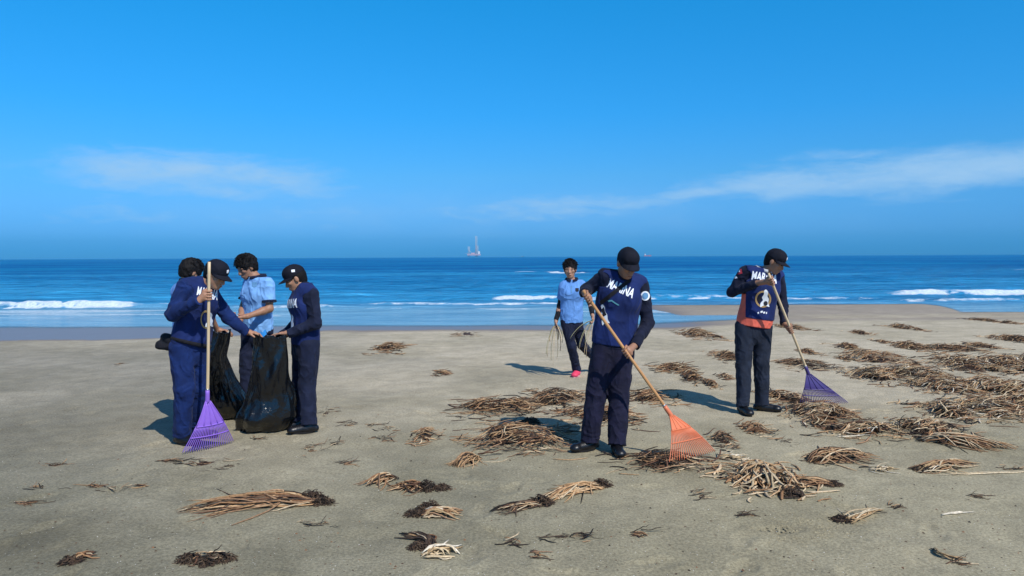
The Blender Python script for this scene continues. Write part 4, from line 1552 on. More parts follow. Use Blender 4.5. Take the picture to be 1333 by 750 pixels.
# ---- walking boy with drooping stalks in his hands
P = Person(10.05, dict(head=(742, 350, -.02), neck=(744, 367, 0), sR=(733.5, 373, 0), sL=(758, 372, 0), eR=(729, 399, .03), wR=(724, 416, -.03),
                       eL=(769, 396, .05), wL=(771, 409, -.10), hR=(737, 418, 0), hL=(751, 418, 0.02), kR=(744, 451, -.08), kL=(757, 448, .02),
                       aR=(751, 481), aL=(774, 466, .36)),
           (-.14, -.97, -.10), dict(R=(-.3, -.95, 0), L=(.0, -.75, -.65)), 0.93,
           'walking boy in light blue polo with black sleeves carrying drooping stalks', 3, slim=0.86)
P.build_body('skin_light', dict(R=('open', (-.1, -.1, -1), (0.9, -.2, 0), (0, -1, 0), 0.9), L=('open', (.1, -.3, -1), (-0.9, -.2, 0), (0, -1, 0), 0.9)))
P.trousers('navy_mid', 0.88); P.shirt('black_cloth', 'undershirt', 1.0, 0.002, 0.3, 0.003, 0.86)
P.shirt('polo_blue_deep', 'polo_shirt', 0.62, 0.024, -0.03, 0.007, 0.98, 0.03, 1.0); P.boots('shoe_pink', 'shoe_sole', False, 0.95, 'shoe'); P.hair(); P.collar('navy_mid', 0.062, 0.026)
decal('chest_badge', *shape_mesh([(0, .2), (.5, 0), (1, .2), (1, 1), (0, 1)], 1), px_map((749, 380), (753.5, 380), 5), P.ssurf, 'navy_print' if 'navy_print' in MATS else 'dark_print', P.root)
decal('button_placket', *shape_mesh([(0, 0), (1, 0), (1, 1), (0, 1)], 2), px_map((743.2, 381), (744.6, 381), 9), P.ssurf, 'blue_print', P.root)
BOYW = (P.J['wR'].copy(), P.J['wL'].copy())

# ---- man with the upright purple rake
P = Person(6.52, dict(head=(281, 357, -.02), neck=(262, 369, 0), sR=(240, 374, -.15), sL=(274, 383, .12), eR=(225, 409, -.22), wR=(258, 392, -.32),
                      eL=(297, 413, .20), wL=(320, 432, .28), hR=(236, 452, -.08), hL=(259, 452, .08), kR=(240, 507, -.09), kL=(257, 505, .08), aR=(237, 565), aL=(257, 557)),
           (.84, -.22, -.48), dict(R=(.92, -.35, 0), L=(.97, -.1, 0)), 1.0,
           'man in navy overalls and cap holding an upright purple rake and a bag', 4)
gA = norm(RA['apex'] - RA['top'])
P.build_body('skin_tan', dict(R=('grip', line_pt(RA['top'], RA['apex'], (271, 384)), -gA, 0.0125, 1), L=('open', (.9, .15, -.15), (0, 0, -1), (0, -1, .2), 0.55)))
P.trousers('navy_bright', 1.08); P.shirt('navy_bright', 'jacket', arm=1.1); vo_ = P.vest('navy_vest', hem=0.06); P.boots(); P.hair(False, True); P.cap()
decal('lettering', *TXT, px_map((255.5, 386), (283, 391), 13.5), P.vsurf, 'white_print', vo_)
decal('emblem_ring', rv, rf, px_map((261, 428), (275, 428), 24), P.vsurf, 'gold_print', vo_)
decal('emblem', fv, ff_, px_map((266, 426), (279, 426), 19), P.vsurf, 'white_print', vo_, 0.006)
P.band(P.J['wR'] + norm(P.J['eR'] - P.J['wR']) * 0.015, P.J['eR'] - P.J['wR'], 0.034, 0.011, 'watch_black', 'wrist_watch')
bc = P.mid + P.up * 0.045
mb = MB()
ring = [bc + P.lat * 0.186 * math.cos(a) + P.fwd * 0.138 * math.sin(a) for a in np.linspace(0, 2 * math.pi, 29)]
mb.tube(ring, 0.009, 6, flat=2.0)
mb.build('belt', 'black_cloth', P.root)
S = SDF(0.006)
pc = P.mid - P.lat * 0.150 + P.up * 0.01 - P.fwd * 0.115
S.cone(pc + P.up * 0.02 - P.fwd * 0.03, pc + P.up * 0.02 + P.fwd * 0.03, 0.040, 0.040, 0.03)
S.cone(pc - P.up * 0.05 - P.fwd * 0.05 - P.lat * 0.02, pc - P.up * 0.045 + P.fwd * 0.02, 0.040, 0.036, 0.03)
sdf_obj('hip_pouch', S, 'black_cloth', P.root, folds(44, 0.008, (14, 14, 14)))

# ---- man on the other side of the open bag
P = Person(7.10, dict(head=(384, 362, 0), neck=(396, 375, 0), sL=(406, 385, -.13), sR=(389, 387, .14), eL=(411, 421, -.17), wL=(377, 434, -.20),
                      eR=(388, 420, .18), wR=(367, 437, .06), hL=(403, 449, -.08), hR=(393, 449, .08), kL=(400, 501, -.10), kR=(392, 499, .06), aL=(402, 551), aR=(391, 546)),
           (-.86, -.26, -.45), dict(L=(-.95, -.32, 0), R=(-.95, -.30, 0)), 0.97,
           'man in dark navy uniform with cap facing the open black bag', 5)
P.build_body('skin_tan', dict(L=('open', (-.95, .1, 0), (0, 0, -1), (0, 1, .2), 0.5), R=('open', (-.9, -.3, 0), (0, 0, -1), (0, -1, 0), 0.5)))
P.trousers('navy_mid', 1.08); P.shirt('navy_mid', 'jacket', arm=1.05); vo_ = P.vest('navy_vest', hem=0.02); P.boots(); P.hair(False, True); P.cap()
cc = P.mid + (P.J['neck'] - P.mid) * 0.66
dirf, lt, up_ = P.fwd, P.lat, P.up
decal('lettering', *TXT, lambda u, v: (cc + dirf * 0.5 + lt * (u - 0.5) * 0.26 + up_ * (v * 0.085), -dirf), P.vsurf, 'white_print', vo_)
decal('back_lettering', *TXT, lambda u, v: (cc - dirf * 0.5 - lt * (u - 0.5) * 0.30 + up_ * (v * 0.085), dirf), P.vsurf, 'white_print', vo_)
decal('emblem', fv, ff_, lambda u, v: (cc + dirf * 0.5 + lt * (u - 0.5) * 0.10 + up_ * (v * 0.16 - 0.22), -dirf), P.vsurf, 'white_print', vo_)
decal('cap_flag', *shape_mesh([(0, 0), (1, 0), (1, 1), (0, 1)], 1), px_map((379.5, 354.5), (384, 354), 3.2), P.csurf, 'white_print', P.root)

# ---- student in the light blue polo
P = Person(7.70, dict(head=(321, 347, 0), neck=(335, 364, .02), sL=(349, 371, -.07), sR=(325, 370, .12), eL=(351, 402, -.10), wL=(322, 412, -.28),
                      eR=(317, 399, .08), wR=(313, 417, -.12), hL=(344, 430, 0), hR=(326, 430, .08), kL=(342, 485, -.05), kR=(321, 483, 0), aL=(346, 533), aR=(322, 530)),
           (-.60, -.60, -.42), dict(L=(-.7, -.7, 0), R=(-.75, -.6, 0)), 0.97,
           'student with thick black hair in light blue polo shirt behind the open bag', 6)
P.build_body('skin_brown', dict(L=('open', (-.9, -.3, -.1), (0, 0, 1), (0, 1, .3), 0.9), R=('open', (-.6, -.6, -.1), (0, 0, 1), (1, 0, 0), 0.9)))
P.trousers('navy_mid'); P.shirt('polo_blue', 'polo_shirt', 0.72, 0.024, -0.01, 0.007, 1.02, 0.03, 1.0); P.boots(high=False, names='shoe'); P.hair(); P.collar('navy_mid', 0.066, 0.028)
for q in 'LR':
    c = P.J['s' + q] + (P.J['e' + q] - P.J['s' + q]) * 0.69
    P.band(c, P.J['e' + q] - P.J['s' + q], 0.073, 0.011, 'navy_mid', 'sleeve_trim')
decal('chest_badge', *shape_mesh([(0, .2), (.5, 0), (1, .2), (1, 1), (0, 1)], 1), px_map((327.5, 374), (334, 374.5), 7), P.ssurf, 'blue_print', P.root)
decal('blue_pocket', *shape_mesh([(0, 0), (1, 0.1), (1, 1), (0, 1)], 2), px_map((338.5, 440), (347.5, 439), 12), P.tsurf, 'cyan_cloth', P.root)

# ---- student hidden behind the man with the upright rake
P = Person(7.30, dict(head=(249, 354, 0), neck=(246, 370, 0), sL=(233, 380, .07), sR=(264, 380, -.07), eL=(229, 411, .10), wL=(246, 426, .26),
                      eR=(271, 408, -.02), wR=(283, 430, .12), hL=(238, 446, .03), hR=(256, 446, -.03), kL=(241, 494, .03), kR=(257, 494, 0), aL=(241, 545), aR=(257, 547)),
           (.55, .62, -.42), dict(L=(.6, .8, 0), R=(.7, .7, 0)), 0.97,
           'tousled black-haired student mostly hidden behind the man with the upright purple rake', 7)
P.build_body('skin_brown', dict(L=('open', (.8, .5, 0), (0, 0, -1), (1, 0, 0), 0.6), R=('open', (.9, .2, -.1), (0, 0, -1), (0, 1, 0), 0.6)))
P.trousers('navy_mid'); P.shirt('polo_blue_deep', 'polo_shirt', 0.72, 0.024, -0.02, 0.007, 1.02, 0.03, 1.0); P.boots(high=False, names='shoe'); P.hair(); P.collar('navy_mid', 0.066, 0.028)


# ------------------------------------------------------------------ bin bags
def bag(label, rows, Yt, Yb, depth, seed, base_px):
    rows = np.array(rows, float)
    g = atZ(*base_px, 0.0)
    root = empty('bin_bag', (g[0], g[1], 0))
    tag(root, label, 'bag', 'black plastic bags being filled')
    n, m_ = 96, 70
    py = np.linspace(rows[0, 0], rows[-1, 0], m_)
    xl = np.interp(py, rows[:, 0], rows[:, 1]); xr = np.interp(py, rows[:, 0], rows[:, 2])
    V = []
    th = np.arange(n) * 2 * math.pi / n
    for i in range(m_):
        f = i / (m_ - 1)
        Y = Yt + (Yb - Yt) * f
        c = atY((xl[i] + xr[i]) / 2, py[i], Y)
        hw = (xr[i] - xl[i]) / 2 / FPX * Y
        hd = depth * (0.55 + 0.75 * f) if f < 0.85 else depth * (1.19 - 2.2 * (f - 0.85))
        q = np.stack([3.2 * np.cos(th), 3.2 * np.sin(th), np.full(n, f * 1.6)], 1)
        q2 = np.stack([7 * np.cos(th), 7 * np.sin(th), np.full(n, f * 4.0 + 5)], 1)
        pl = 0.62 * (vnoise(q * 0.62 + 2.3 * f, seed) - 0.5) + 0.22 * (vnoise(q * 1.3 + np.array((0, 0, 3.0 * f)), seed + 8) - 0.5) + 0.06 * (1 - np.abs(2 * vnoise(q2, seed + 1) - 1) - 0.5)
        top = max(0, 1 - f * 12)
        x = c[0] + hw * np.cos(th) * (0.98 + 0.5 * pl)
        y = c[1] + hd * np.sin(th) * (1 + 1.4 * pl)
        z = np.full(n, c[2]) + 0.012 * top * np.cos(2 * th) + 0.05 * top * (vnoise(q2 * 0.6, seed + 4) - 0.5)
        z = np.maximum(z + 0.03 * (vnoise(q2 * 0.8 + 9, seed + 5) - 0.5) * min(1, f * 4) * (1 if f < 0.93 else 0.5), 0.004)
        V.append(np.stack([x, y, z], 1))
    last = V[-1]
    cen = last.mean(0); cen[2] = 0.004
    V.append(cen + (last - cen) * 0.5); V[-1][:, 2] = 0.004
    V.append(cen + (last - cen) * 0.02); V[-1][:, 2] = 0.004
    nr = len(V)
    V = np.concatenate(V)
    F = []
    for i in range(nr - 1):
        for k in range(n):
            k2 = (k + 1) % n
            F.append((i * n + k, (i + 1) * n + k, (i + 1) * n + k2, i * n + k2))
    me = mesh_np(V, F)
    o = link('bag_film', me, 'bag_plastic', root)
    md = o.modifiers.new('solid', 'SOLIDIFY'); md.thickness = 0.0025; md.offset = 0
    ring = [V[k] + np.array((0, 0, 0.004 * math.sin(k * 0.7))) for k in range(n)] + [V[0]]
    mb = MB(); mb.tube(ring, 0.005, 6); mb.build('rolled_rim', 'bag_plastic', root)
    return root


bag('glossy black bin bag held open between two capped men', [(437, 327, 371), (450, 329, 373), (470, 328, 375), (486, 326, 376), (500, 323, 378), (520, 316, 383), (540, 309, 387), (554, 304, 380), (560, 305, 372)],
    6.85, 7.02, 0.15, 3, (343, 560))
bag('black bin bag sagging behind the man with the upright purple rake', [(432, 270, 300), (445, 272, 298), (462, 272, 295), (480, 272, 299), (500, 270, 308), (520, 270, 321), (534, 272, 324), (542, 276, 316)],
    7.25, 7.55, 0.15, 9, (297, 545))

# ------------------------------------------------------------------ dried plants on the sand
TAN = [(0.52, 0.34, 0.19), (0.44, 0.27, 0.14), (0.33, 0.18, 0.09), (0.24, 0.12, 0.06), (0.14, 0.070, 0.042), (0.60, 0.46, 0.30), (0.38, 0.23, 0.13), (0.32, 0.19, 0.11)]
PALE = [(0.62, 0.50, 0.34), (0.55, 0.42, 0.26), (0.68, 0.60, 0.48), (0.44, 0.30, 0.16)]
DARK = [(0.035, 0.024, 0.018), (0.055, 0.036, 0.026), (0.085, 0.052, 0.034), (0.022, 0.017, 0.014), (0.11, 0.075, 0.05)]
GREEN = [(0.30, 0.30, 0.12), (0.42, 0.40, 0.22), (0.10, 0.10, 0.05), (0.05, 0.05, 0.03)]


def footprint(x0, x1, yt, yb):
    xc = (x0 + x1) / 2
    pn = atZ(xc, yb); pf = atZ(xc, yb - (yb - yt) * 0.74)
    Yc = (pn[1] + pf[1]) / 2
    w_ = (x1 - x0) / FPX * Yc
    top = atY(xc, yt, Yc)[2]
    c = atZ(xc, (yb + yb - (yb - yt) * 0.74) / 2)
    return np.array((atY(xc, yb, Yc)[0], Yc)), w_, max(0.05, pf[1] - pn[1]), float(np.clip(top, 0.02, 0.30))


def root_mass(mb, c, r, h, n, rr):
    """frizzy dark root ball"""
    for i in range(n):
        a = rr.uniform(0, 6.283); q = math.sqrt(rr.random()) * r
        x, y = c[0] + q * math.cos(a), c[1] + q * math.sin(a) * 0.8
        z0 = gz0(x, y) + h * (1 - (q / r) ** 2) * rr.uniform(0.2, 1.0)
        L = rr.uniform(0.03, 0.09)
        d = rr.uniform(0, 6.283)
        pts = []
        for k in range(5):
            s_ = k / 4
            pts.append((x + L * (s_ - 0.5) * math.cos(d + s_ * 1.5) + rr.uniform(-.006, .006), y + L * (s_ - 0.5) * math.sin(d + s_ * 1.5) + rr.uniform(-.006, .006),
                        max(gz0(x, y) + 0.002, z0 + rr.uniform(-.012, .012) - 0.03 * (s_ - 0.5) ** 2)))
        mb.tube(pts, [0.0022, 0.003, 0.003, 0.0026, 0.0012], 4, rr.choice(DARK))


GX0, GY0, GST = -14.0, 2.0, 0.04
_gx = np.arange(GX0, 16.0, GST); _gy = np.arange(GY0, 26.0, GST)
_GY, _GX = np.meshgrid(_gy, _gx, indexing='ij')
GTAB = sand_z(_GX, _GY) + fine_z(_GX, _GY) * (1 - 0.75 * sstep(12, 17, _GY))


def gz0(x, y):
    i, j = int((y - GY0) / GST + 0.5), int((x - GX0) / GST + 0.5)
    return float(GTAB[min(max(i, 0), GTAB.shape[0] - 1), min(max(j, 0), GTAB.shape[1] - 1)])


def core(mb, cx, cy, w_, d_, h, rr, col=(0.07, 0.042, 0.028)):  # default dark brown paints a pile's inner shade into its debris
    nu, nv = 18, 5
    pts, f = [], []
    g = gz0(cx, cy)
    sd = rr.randint(0, 999)
    for j in range(nv):
        for i in range(nu):
            a = 2 * math.pi * i / nu
            q = j / (nv - 1)
            ra = math.cos(q * math.pi / 2)
            k = 0.8 + 0.5 * math.sin(3 * a + sd) * 0.4 + 0.25 * math.sin(7 * a + sd * 2)
            pts.append((cx + w_ * ra * k * math.cos(a), cy + d_ * ra * k * math.sin(a), g - 0.012 + (h + 0.012) * math.sin(q * math.pi / 2) * (0.85 + 0.3 * math.sin(5 * a + 2 * j + sd))))
    for j in range(nv - 1):
        for i in range(nu):
            i2 = (i + 1) % nu
            f.append((j * nu + i, j * nu + i2, (j + 1) * nu + i2, (j + 1) * nu + i))
    mb.poly(pts, f, col)


NCL = [0]


def clump(box, kind='heap', label='', group=None, root=None, ang=0.0, spread=0.5, pal=None, dens=1.0, thick=1.0, darkf=0.2, name='dried_plant_clump', cat='plant debris', flat=1.0):
    """box = (x0, x1, ytop, ybottom) in the photograph; root = list of (px, py, radius m)"""
    NCL[0] += 1
    rr = random.Random(NCL[0] * 77 + 5)
    (cx, cy), w_, d_, h = footprint(*box)
    pal = pal or TAN
    h *= flat
    o = empty(name, (cx, cy, gz0(cx, cy)))
    tag(o, label, cat, group)
    mb = MB()

    lumps = [(rr.uniform(-.38, .38) * w_, rr.uniform(-.3, .3) * d_, rr.uniform(.35, 1.0)) for _ in range(3 + int(w_ * 5))]
    h *= 0.62

    def mound(x, y):
        b_ = sum(q * math.exp(-(((x - cx - lx) / (0.16 * w_ + 0.05)) ** 2 + ((y - cy - ly) / (0.22 * d_ + 0.05)) ** 2)) for lx, ly, q in lumps)
        return (0.30 + 0.75 * min(1.15, b_)) * h * math.exp(-(abs((x - cx) / (0.46 * w_)) ** 2.6 + abs((y - cy) / (0.55 * d_)) ** 2.2))
    if kind == 'heap':
        n = int(min(330, max(14, 230 * dens * math.sqrt(max(0.01, w_ * d_)) * (0.6 + w_))))
        hc = MB()
        core(hc, cx, cy, 0.33 * w_, 0.36 * d_, h * 0.25, rr)  # brown debris filler, its dark colour standing in for shade inside the heap
        hc.build('litter_core', 'dry_plant', o, True, True)
        for i in range(n):
            far_ = rr.random()
            if far_ < 0.16:
                x = cx + rr.uniform(-0.66, 0.66) * w_; y = cy + rr.uniform(-0.8, 0.8) * d_
            elif far_ < 0.66:
                lx, ly, q_ = rr.choice(lumps)
                x = cx + lx + rr.gauss(0, 0.10) * w_; y = cy + ly + rr.gauss(0, 0.14) * d_
            else:
                x = cx + max(-0.56, min(0.56, rr.gauss(0, 0.28))) * w_
                y = cy + max(-0.62, min(0.62, rr.gauss(0, 0.32))) * d_
            a = ang + rr.gauss(0, spread)
            L = rr.uniform(0.10, 0.36) * min(1.0, 0.35 + w_ * 0.9)
            u = rr.uniform(0.30, 1.10)
            bend = rr.gauss(0, 0.8)
            r0 = rr.choice((rr.uniform(0.0022, 0.0045), rr.uniform(0.0040, 0.0085), rr.uniform(0.0050, 0.0095))) * thick
            if r0 < 0.004: L *= 0.6
            K = 7
            px_, py_ = x - 0.5 * L * math.cos(a), y - 0.5 * L * math.sin(a)
            pts = []
            kick = rr.choice((0, 0, 0, 0, rr.uniform(0.0, 0.05)))
            kk = rr.randint(2, 4); kb = rr.gauss(0, 0.5)
            for k in range(K):
                s_ = k / (K - 1)
                aa = a + bend * (s_ - 0.5) + (kb if k >= kk else 0)
                px_ += L / K * math.cos(aa); py_ += L / K * math.sin(aa)
                z = gz0(px_, py_) + max(r0 * 0.8, mound(px_, py_) * u + rr.uniform(-.004, .006) + kick * s_)
                pts.append((px_, py_, z))
            col = rr.choice(DARK) if rr.random() < darkf else rr.choice(pal)
            v = rr.uniform(0.75, 1.2)
            mb.tube(pts, [r0 * 0.7, r0, r0 * 1.05, r0, r0 * 0.95, r0 * 0.8, r0 * 0.4], 4, tuple(min(0.85, c * v) for c in col), flat=0.5)
    else:                                          # bundle: stalks run from a root end to a loose tail end
        p0 = atZ(*kind['a']); p1 = atZ(*kind['b'])
        n = kind.get('n', 60)
        wd = kind.get('w', 0.10); hh = kind.get('h', h); tail = kind.get('tail', 0.5)
        ax_ = p1[:2] - p0[:2]
        Lm = np.linalg.norm(ax_); ax_ = ax_ / Lm
        pr = np.array((-ax_[1], ax_[0]))
        if kind.get('core', True):
            hc = MB()
            c0 = p0[:2] + ax_ * Lm * 0.36
            core(hc, c0[0], c0[1], 0.20 * Lm * abs(ax_[0]) + 0.02, wd * 0.25 + 0.12 * Lm * abs(ax_[1]), hh * 0.35, rr)  # same filler, shade between the bundled stalks put into its colour
            hc.build('litter_core', 'dry_plant', o, True, True)
        for i in range(n):
            s0 = rr.uniform(-0.04, 0.30); s1 = rr.uniform(tail, 1.03)
            stray = rr.random() < 0.22
            off0 = rr.gauss(0, 0.32) * wd; off1 = rr.gauss(0, 0.45) * wd * kind.get('fan', 0.8); offm = (off0 + off1) / 2 + rr.gauss(0, 0.35) * wd
            if stray:
                off1 += rr.gauss(0, 1.1) * wd; offm += rr.gauss(0, 0.8) * wd; s1 = s0 + rr.uniform(0.2, 0.6)
            kn = rr.uniform(0.2, 0.8); ka = rr.gauss(0, 0.35) * wd
            u = rr.uniform(0.3, 1.05)
            r0 = rr.uniform(0.0035, 0.0090) * thick
            pts = []
            for k in range(8):
                q = k / 7
                s_ = s0 + (s1 - s0) * q
                of = off0 * (1 - q) ** 2 + 2 * offm * q * (1 - q) + off1 * q * q + ka * max(0, q - kn) * 2
                xy = p0[:2] + ax_ * s_ * Lm + pr * (of + kind.get('bow', 0) * math.sin(math.pi * s_))
                arch = math.sin(min(1, max(0, s_ / kind.get('peak', 0.35))) * math.pi / 2) if s_ < kind.get('peak', 0.35) else math.cos(min(1, (s_ - kind.get('peak', 0.35)) / (1 - kind.get('peak', 0.35))) * math.pi / 2)
                lat_ = math.exp(-(of / (wd * 0.8)) ** 2)
                z = gz0(*xy) + max(r0 * 0.8, hh * u * (0.25 + 0.75 * arch) * lat_ * (0.3 if q in (0, 1) else 1) + rr.uniform(-.003, .003))
                pts.append((xy[0], xy[1], z))
            col = rr.choice(DARK) if rr.random() < darkf else rr.choice(pal)
            v = rr.uniform(0.8, 1.2)
            mb.tube(pts, [r0 * 0.6, r0, r0, r0, r0 * .95, r0 * .9, r0 * .75, r0 * .35], 4, tuple(min(0.85, c * v) for c in col), flat=0.65)
    tag(mb.build('stalks', 'dry_plant', o, True, True), kind='stuff')
    if kind == 'heap' and w_ > 0.25 and darkf > 0.05 and flat == 1.0 and not root:
        root = []
        for lx, ly, q_ in lumps[:2 + int(w_ * 2)]:
            root.append((None, np.array((cx + lx, cy + ly - 0.1 * d_, 0)), rr.uniform(0.04, 0.09)))
    for (px, py, r) in (root or []):
        p = py if px is None else atZ(px, py)
        rb = MB()
        hr = min(0.10, max(0.02, r * 0.7))
        core(rb, p[0], p[1], r * 0.62, r * 0.55, hr * 0.62, rr, (0.028, 0.020, 0.016))
        root_mass(rb, p, r, hr, int(60 + 900 * r), rr)
        tag(rb.build('root_tangle', 'dry_plant', o, True, True), kind='stuff')
    return o


G1 = 'stalk heaps of the long drift line'
L1_ = 'tangled brown heap of dried stalks in the long drift line'
clump((226, 432, 633, 668), dict(a=(415, 652), b=(230, 664), n=120, w=0.13, fan=0.9, tail=0.45, peak=0.30, h=0.085), 'large fan of dried tan stalks with one dark root tangle at its thick end', root=[(404, 651, 0.10), (420, 655, 0.07)], darkf=0.14)
clump((80, 128, 714, 735), dict(a=(92, 730), b=(128, 718), n=14, w=0.05, tail=0.5, h=0.03, core=False), 'small root tuft with a few splayed pale stalks, lying alone on bare sand', root=[(92, 731, 0.045)])
clump((237, 300, 717, 735), 'heap', 'low dark root mat with a tan middle lying on bare sand', root=[(248, 729, 0.06), (290, 728, 0.05), (270, 732, 0.05)], dens=0.5, darkf=0.5)
clump((520, 602, 690, 732), dict(a=(548, 722), b=(600, 722), n=18, w=0.10, tail=0.5, h=0.05, fan=1.0, core=False), 'bleached white stalks with a dark curved tail lying on sand', pal=PALE, thick=1.25, darkf=0.0, root=[(545, 714, 0.045)])
clump((520, 560, 690, 716), dict(a=(558, 716), b=(526, 694), n=34, w=0.07, tail=0.6, h=0.03, bow=-0.05), 'dark curved sheaf of brown stalks touching bleached white stalks', darkf=0.75)
clump((524, 605, 652, 681), dict(a=(548, 672), b=(604, 668), n=26, w=0.11, tail=0.5, h=0.05, fan=1.1), 'dark root mound with forked pale stalks sprawling in front', pal=PALE + TAN, root=[(560, 664, 0.085), (540, 670, 0.05)], thick=1.25, darkf=0.1)
clump((470, 520, 614, 636), dict(a=(514, 622), b=(474, 634), n=40, w=0.09, tail=0.5, h=0.06), 'small brown stalk bundle fanning out next to a black root tuft', darkf=0.35)
clump((503, 586, 623, 645), dict(a=(556, 636), b=(504, 638), n=36, w=0.09, tail=0.6, h=0.06), 'tan stalks bending into a round black root tuft', root=[(556, 638, 0.085), (576, 637, 0.05)], darkf=0.15)
clump((636, 712, 645, 669), dict(a=(704, 656), b=(640, 667), n=34, w=0.09, tail=0.5, h=0.04), 'brown stalk bundle ending in a black root knot', root=[(704, 656, 0.085)], darkf=0.35)
clump((705, 797, 620, 655), dict(a=(780, 632), b=(706, 653), n=60, w=0.10, tail=0.75, h=0.06, peak=0.4, fan=0.6), 'long sleek bundle of golden stalks with dark frayed tips', root=[(782, 631, 0.07)], pal=[TAN[0], TAN[5], TAN[1], TAN[2]], darkf=0.1)
clump((589, 624, 591, 612), dict(a=(622, 597), b=(591, 608), n=60, w=0.08, tail=0.85, h=0.09, peak=0.5, fan=0.8), 'short plump tan cocoon of matted fibres on bare sand', pal=[TAN[0], TAN[1], TAN[6]], darkf=0.1, thick=0.8)
clump((608, 738, 546, 588), 'heap', 'big heap of orange-brown stalks in the shadow of the orange rake user', ang=0.35, spread=0.5, dens=1.5, root=[(655, 568, 0.12), (690, 552, 0.10)], darkf=0.16)
clump((596, 700, 514, 541), 'heap', 'long low reddish-brown stalk heap on the sand between the boy and the open bag', dens=1.2, darkf=0.35, root=[(620, 531, 0.10)])
clump((690, 765, 504, 531), 'heap', 'dark reddish stalk heap at the feet of the walking boy', dens=1.2, darkf=0.4)
clump((732, 826, 526, 553), 'heap', 'brown stalk heap lying behind the legs of the orange rake user', dens=1.2, darkf=0.3)
clump((818, 884, 506, 525), 'heap', 'flat brown stalk heap in the shadow of the violet rake user', dens=1.2, darkf=0.35)
clump((538, 572, 556, 578), 'heap', 'small upright tuft of tan stalks with thin trailing ends', ang=0.5, dens=1.3)
clump((808, 925, 584, 611), 'heap', 'dark stalk pile being drawn together by the orange rake', dens=1.0, darkf=0.5, root=[(850, 600, 0.10), (884, 602, 0.09)])
clump((929, 957, 561, 583), 'heap', 'dark knotted stalk clump just beyond the orange rake tips', dens=1.2, darkf=0.45)
clump((929, 971, 590, 600), 'heap', 'few flat pale stalks lying beside the orange rake', pal=PALE, dens=0.35, darkf=0.05, spread=0.15, thick=1.3)
clump((940, 1040, 596, 641), 'heap', 'tall stack of thick tan stalks with blunt cut ends', dens=1.7, ang=1.0, spread=0.7, thick=1.35, pal=[TAN[0], TAN[5], TAN[1], TAN[2], PALE[1]], darkf=0.12)
clump((1010, 1097, 618, 638), dict(a=(1086, 632), b=(1012, 628), n=44, w=0.10, tail=0.6, h=0.05), 'trailing bundle of thin stalks with a dark tail against a stack of thick stalks', root=[(1084, 632, 0.05)], darkf=0.2)
clump((1015, 1046, 636, 649), 'heap', 'small blackish root tuft in front of the stack of thick tan stalks', dens=0.6, darkf=0.9, root=[(1030, 645, 0.07)])
clump((1038, 1146, 582, 606), dict(a=(1050, 599), b=(1146, 597), n=90, w=0.14, tail=0.35, h=0.10, peak=0.25), 'looped stalk bundle tapering to one dark pointed tail', darkf=0.25)
clump((1084, 1152, 659, 688), dict(a=(1095, 680), b=(1150, 662), n=16, w=0.09, tail=0.8, h=0.04, fan=0.35, core=False), 'crumpled root knot with one long tan stalk pair reaching out', root=[(1097, 678, 0.05)], pal=TAN[:3] + PALE, darkf=0.1)
clump((1188, 1270, 594, 621), dict(a=(1196, 615), b=(1268, 600), n=46, w=0.11, tail=0.6, h=0.06), 'pale brown stalk bundle with a long straight stalk in front', pal=PALE + TAN, darkf=0.2, root=[(1200, 613, 0.06)])
clump((1210, 1333, 611, 624), dict(a=(1212, 621), b=(1345, 613), n=3, w=0.03, tail=0.95, h=0.02, fan=0.3, core=False), 'one long straight pale stalk lying flat in front of a bundle', pal=PALE[:2] + TAN[:1], thick=0.9, darkf=0.0)
clump((1180, 1322, 564, 588), dict(a=(1195, 572), b=(1322, 584), n=100, w=0.14, tail=0.55, h=0.09, peak=0.35), 'long combed bundle of brown stalks lying lengthwise in front of the drift line', darkf=0.2)
clump((1135, 1166, 607, 617), 'heap', 'small pale crumpled scrap between two stalk bundles', pal=PALE, dens=0.7)
clump((1225, 1272, 665, 673), dict(a=(1226, 671), b=(1271, 667), n=3, w=0.012, tail=0.95, h=0.02, fan=0.2, core=False), 'straight bleached whitish stick on bare sand', pal=[PALE[2]], thick=1.2, darkf=0, name='bleached_stick', cat='stick')
clump((1212, 1262, 708, 748), dict(a=(1212, 715), b=(1258, 730), n=4, w=0.05, tail=0.9, h=0.03, bow=-0.06, core=False), 'thin curled wiry stalk standing up from the sand', pal=[TAN[1], PALE[3]], darkf=0.2)
clump((968, 1002, 547, 567), 'heap', 'small round tuft of brown stalks near the violet rake user\'s boots', dens=1.4, darkf=0.25)
# drift line on the right
for bx, a_, dk in (((1112, 1180, 476, 500), 0.1, 0.3), ((1165, 1232, 474, 498), -0.1, 0.3), ((1200, 1270, 490, 520), 0.0, 0.2), ((1255, 1333, 488, 518), 0.2, 0.2), ((1300, 1372, 492, 524), 0.0, 0.25),
                   ((1196, 1270, 518, 548), 0.2, 0.3), ((1250, 1333, 516, 545), 0.1, 0.2), ((1300, 1375, 510, 536), 0.0, 0.25), ((1160, 1250, 541, 567), 0.3, 0.35), ((1076, 1172, 547, 571), -0.1, 0.25),
                   ((1225, 1290, 462, 488), 0.0, 0.35), ((1270, 1334, 458, 486), 0.1, 0.3), ((1310, 1368, 458, 480), 0.1, 0.4)):
    clump(bx, 'heap', L1_, G1, ang=a_, spread=0.7, dens=1.35, darkf=dk, thick=1.1, pal=TAN + PALE + [(0.56, 0.42, 0.26)])
clump((1022, 1114, 519, 557), 'heap', 'loose stalk heap under the tines of the dark violet rake', dens=1.4, ang=0.1, spread=0.7, darkf=0.2, pal=TAN + PALE[:2])
clump((998, 1046, 507, 526), 'heap', 'curved stalk bundle between the violet rake and its user\'s boot', dens=1.3, darkf=0.25)
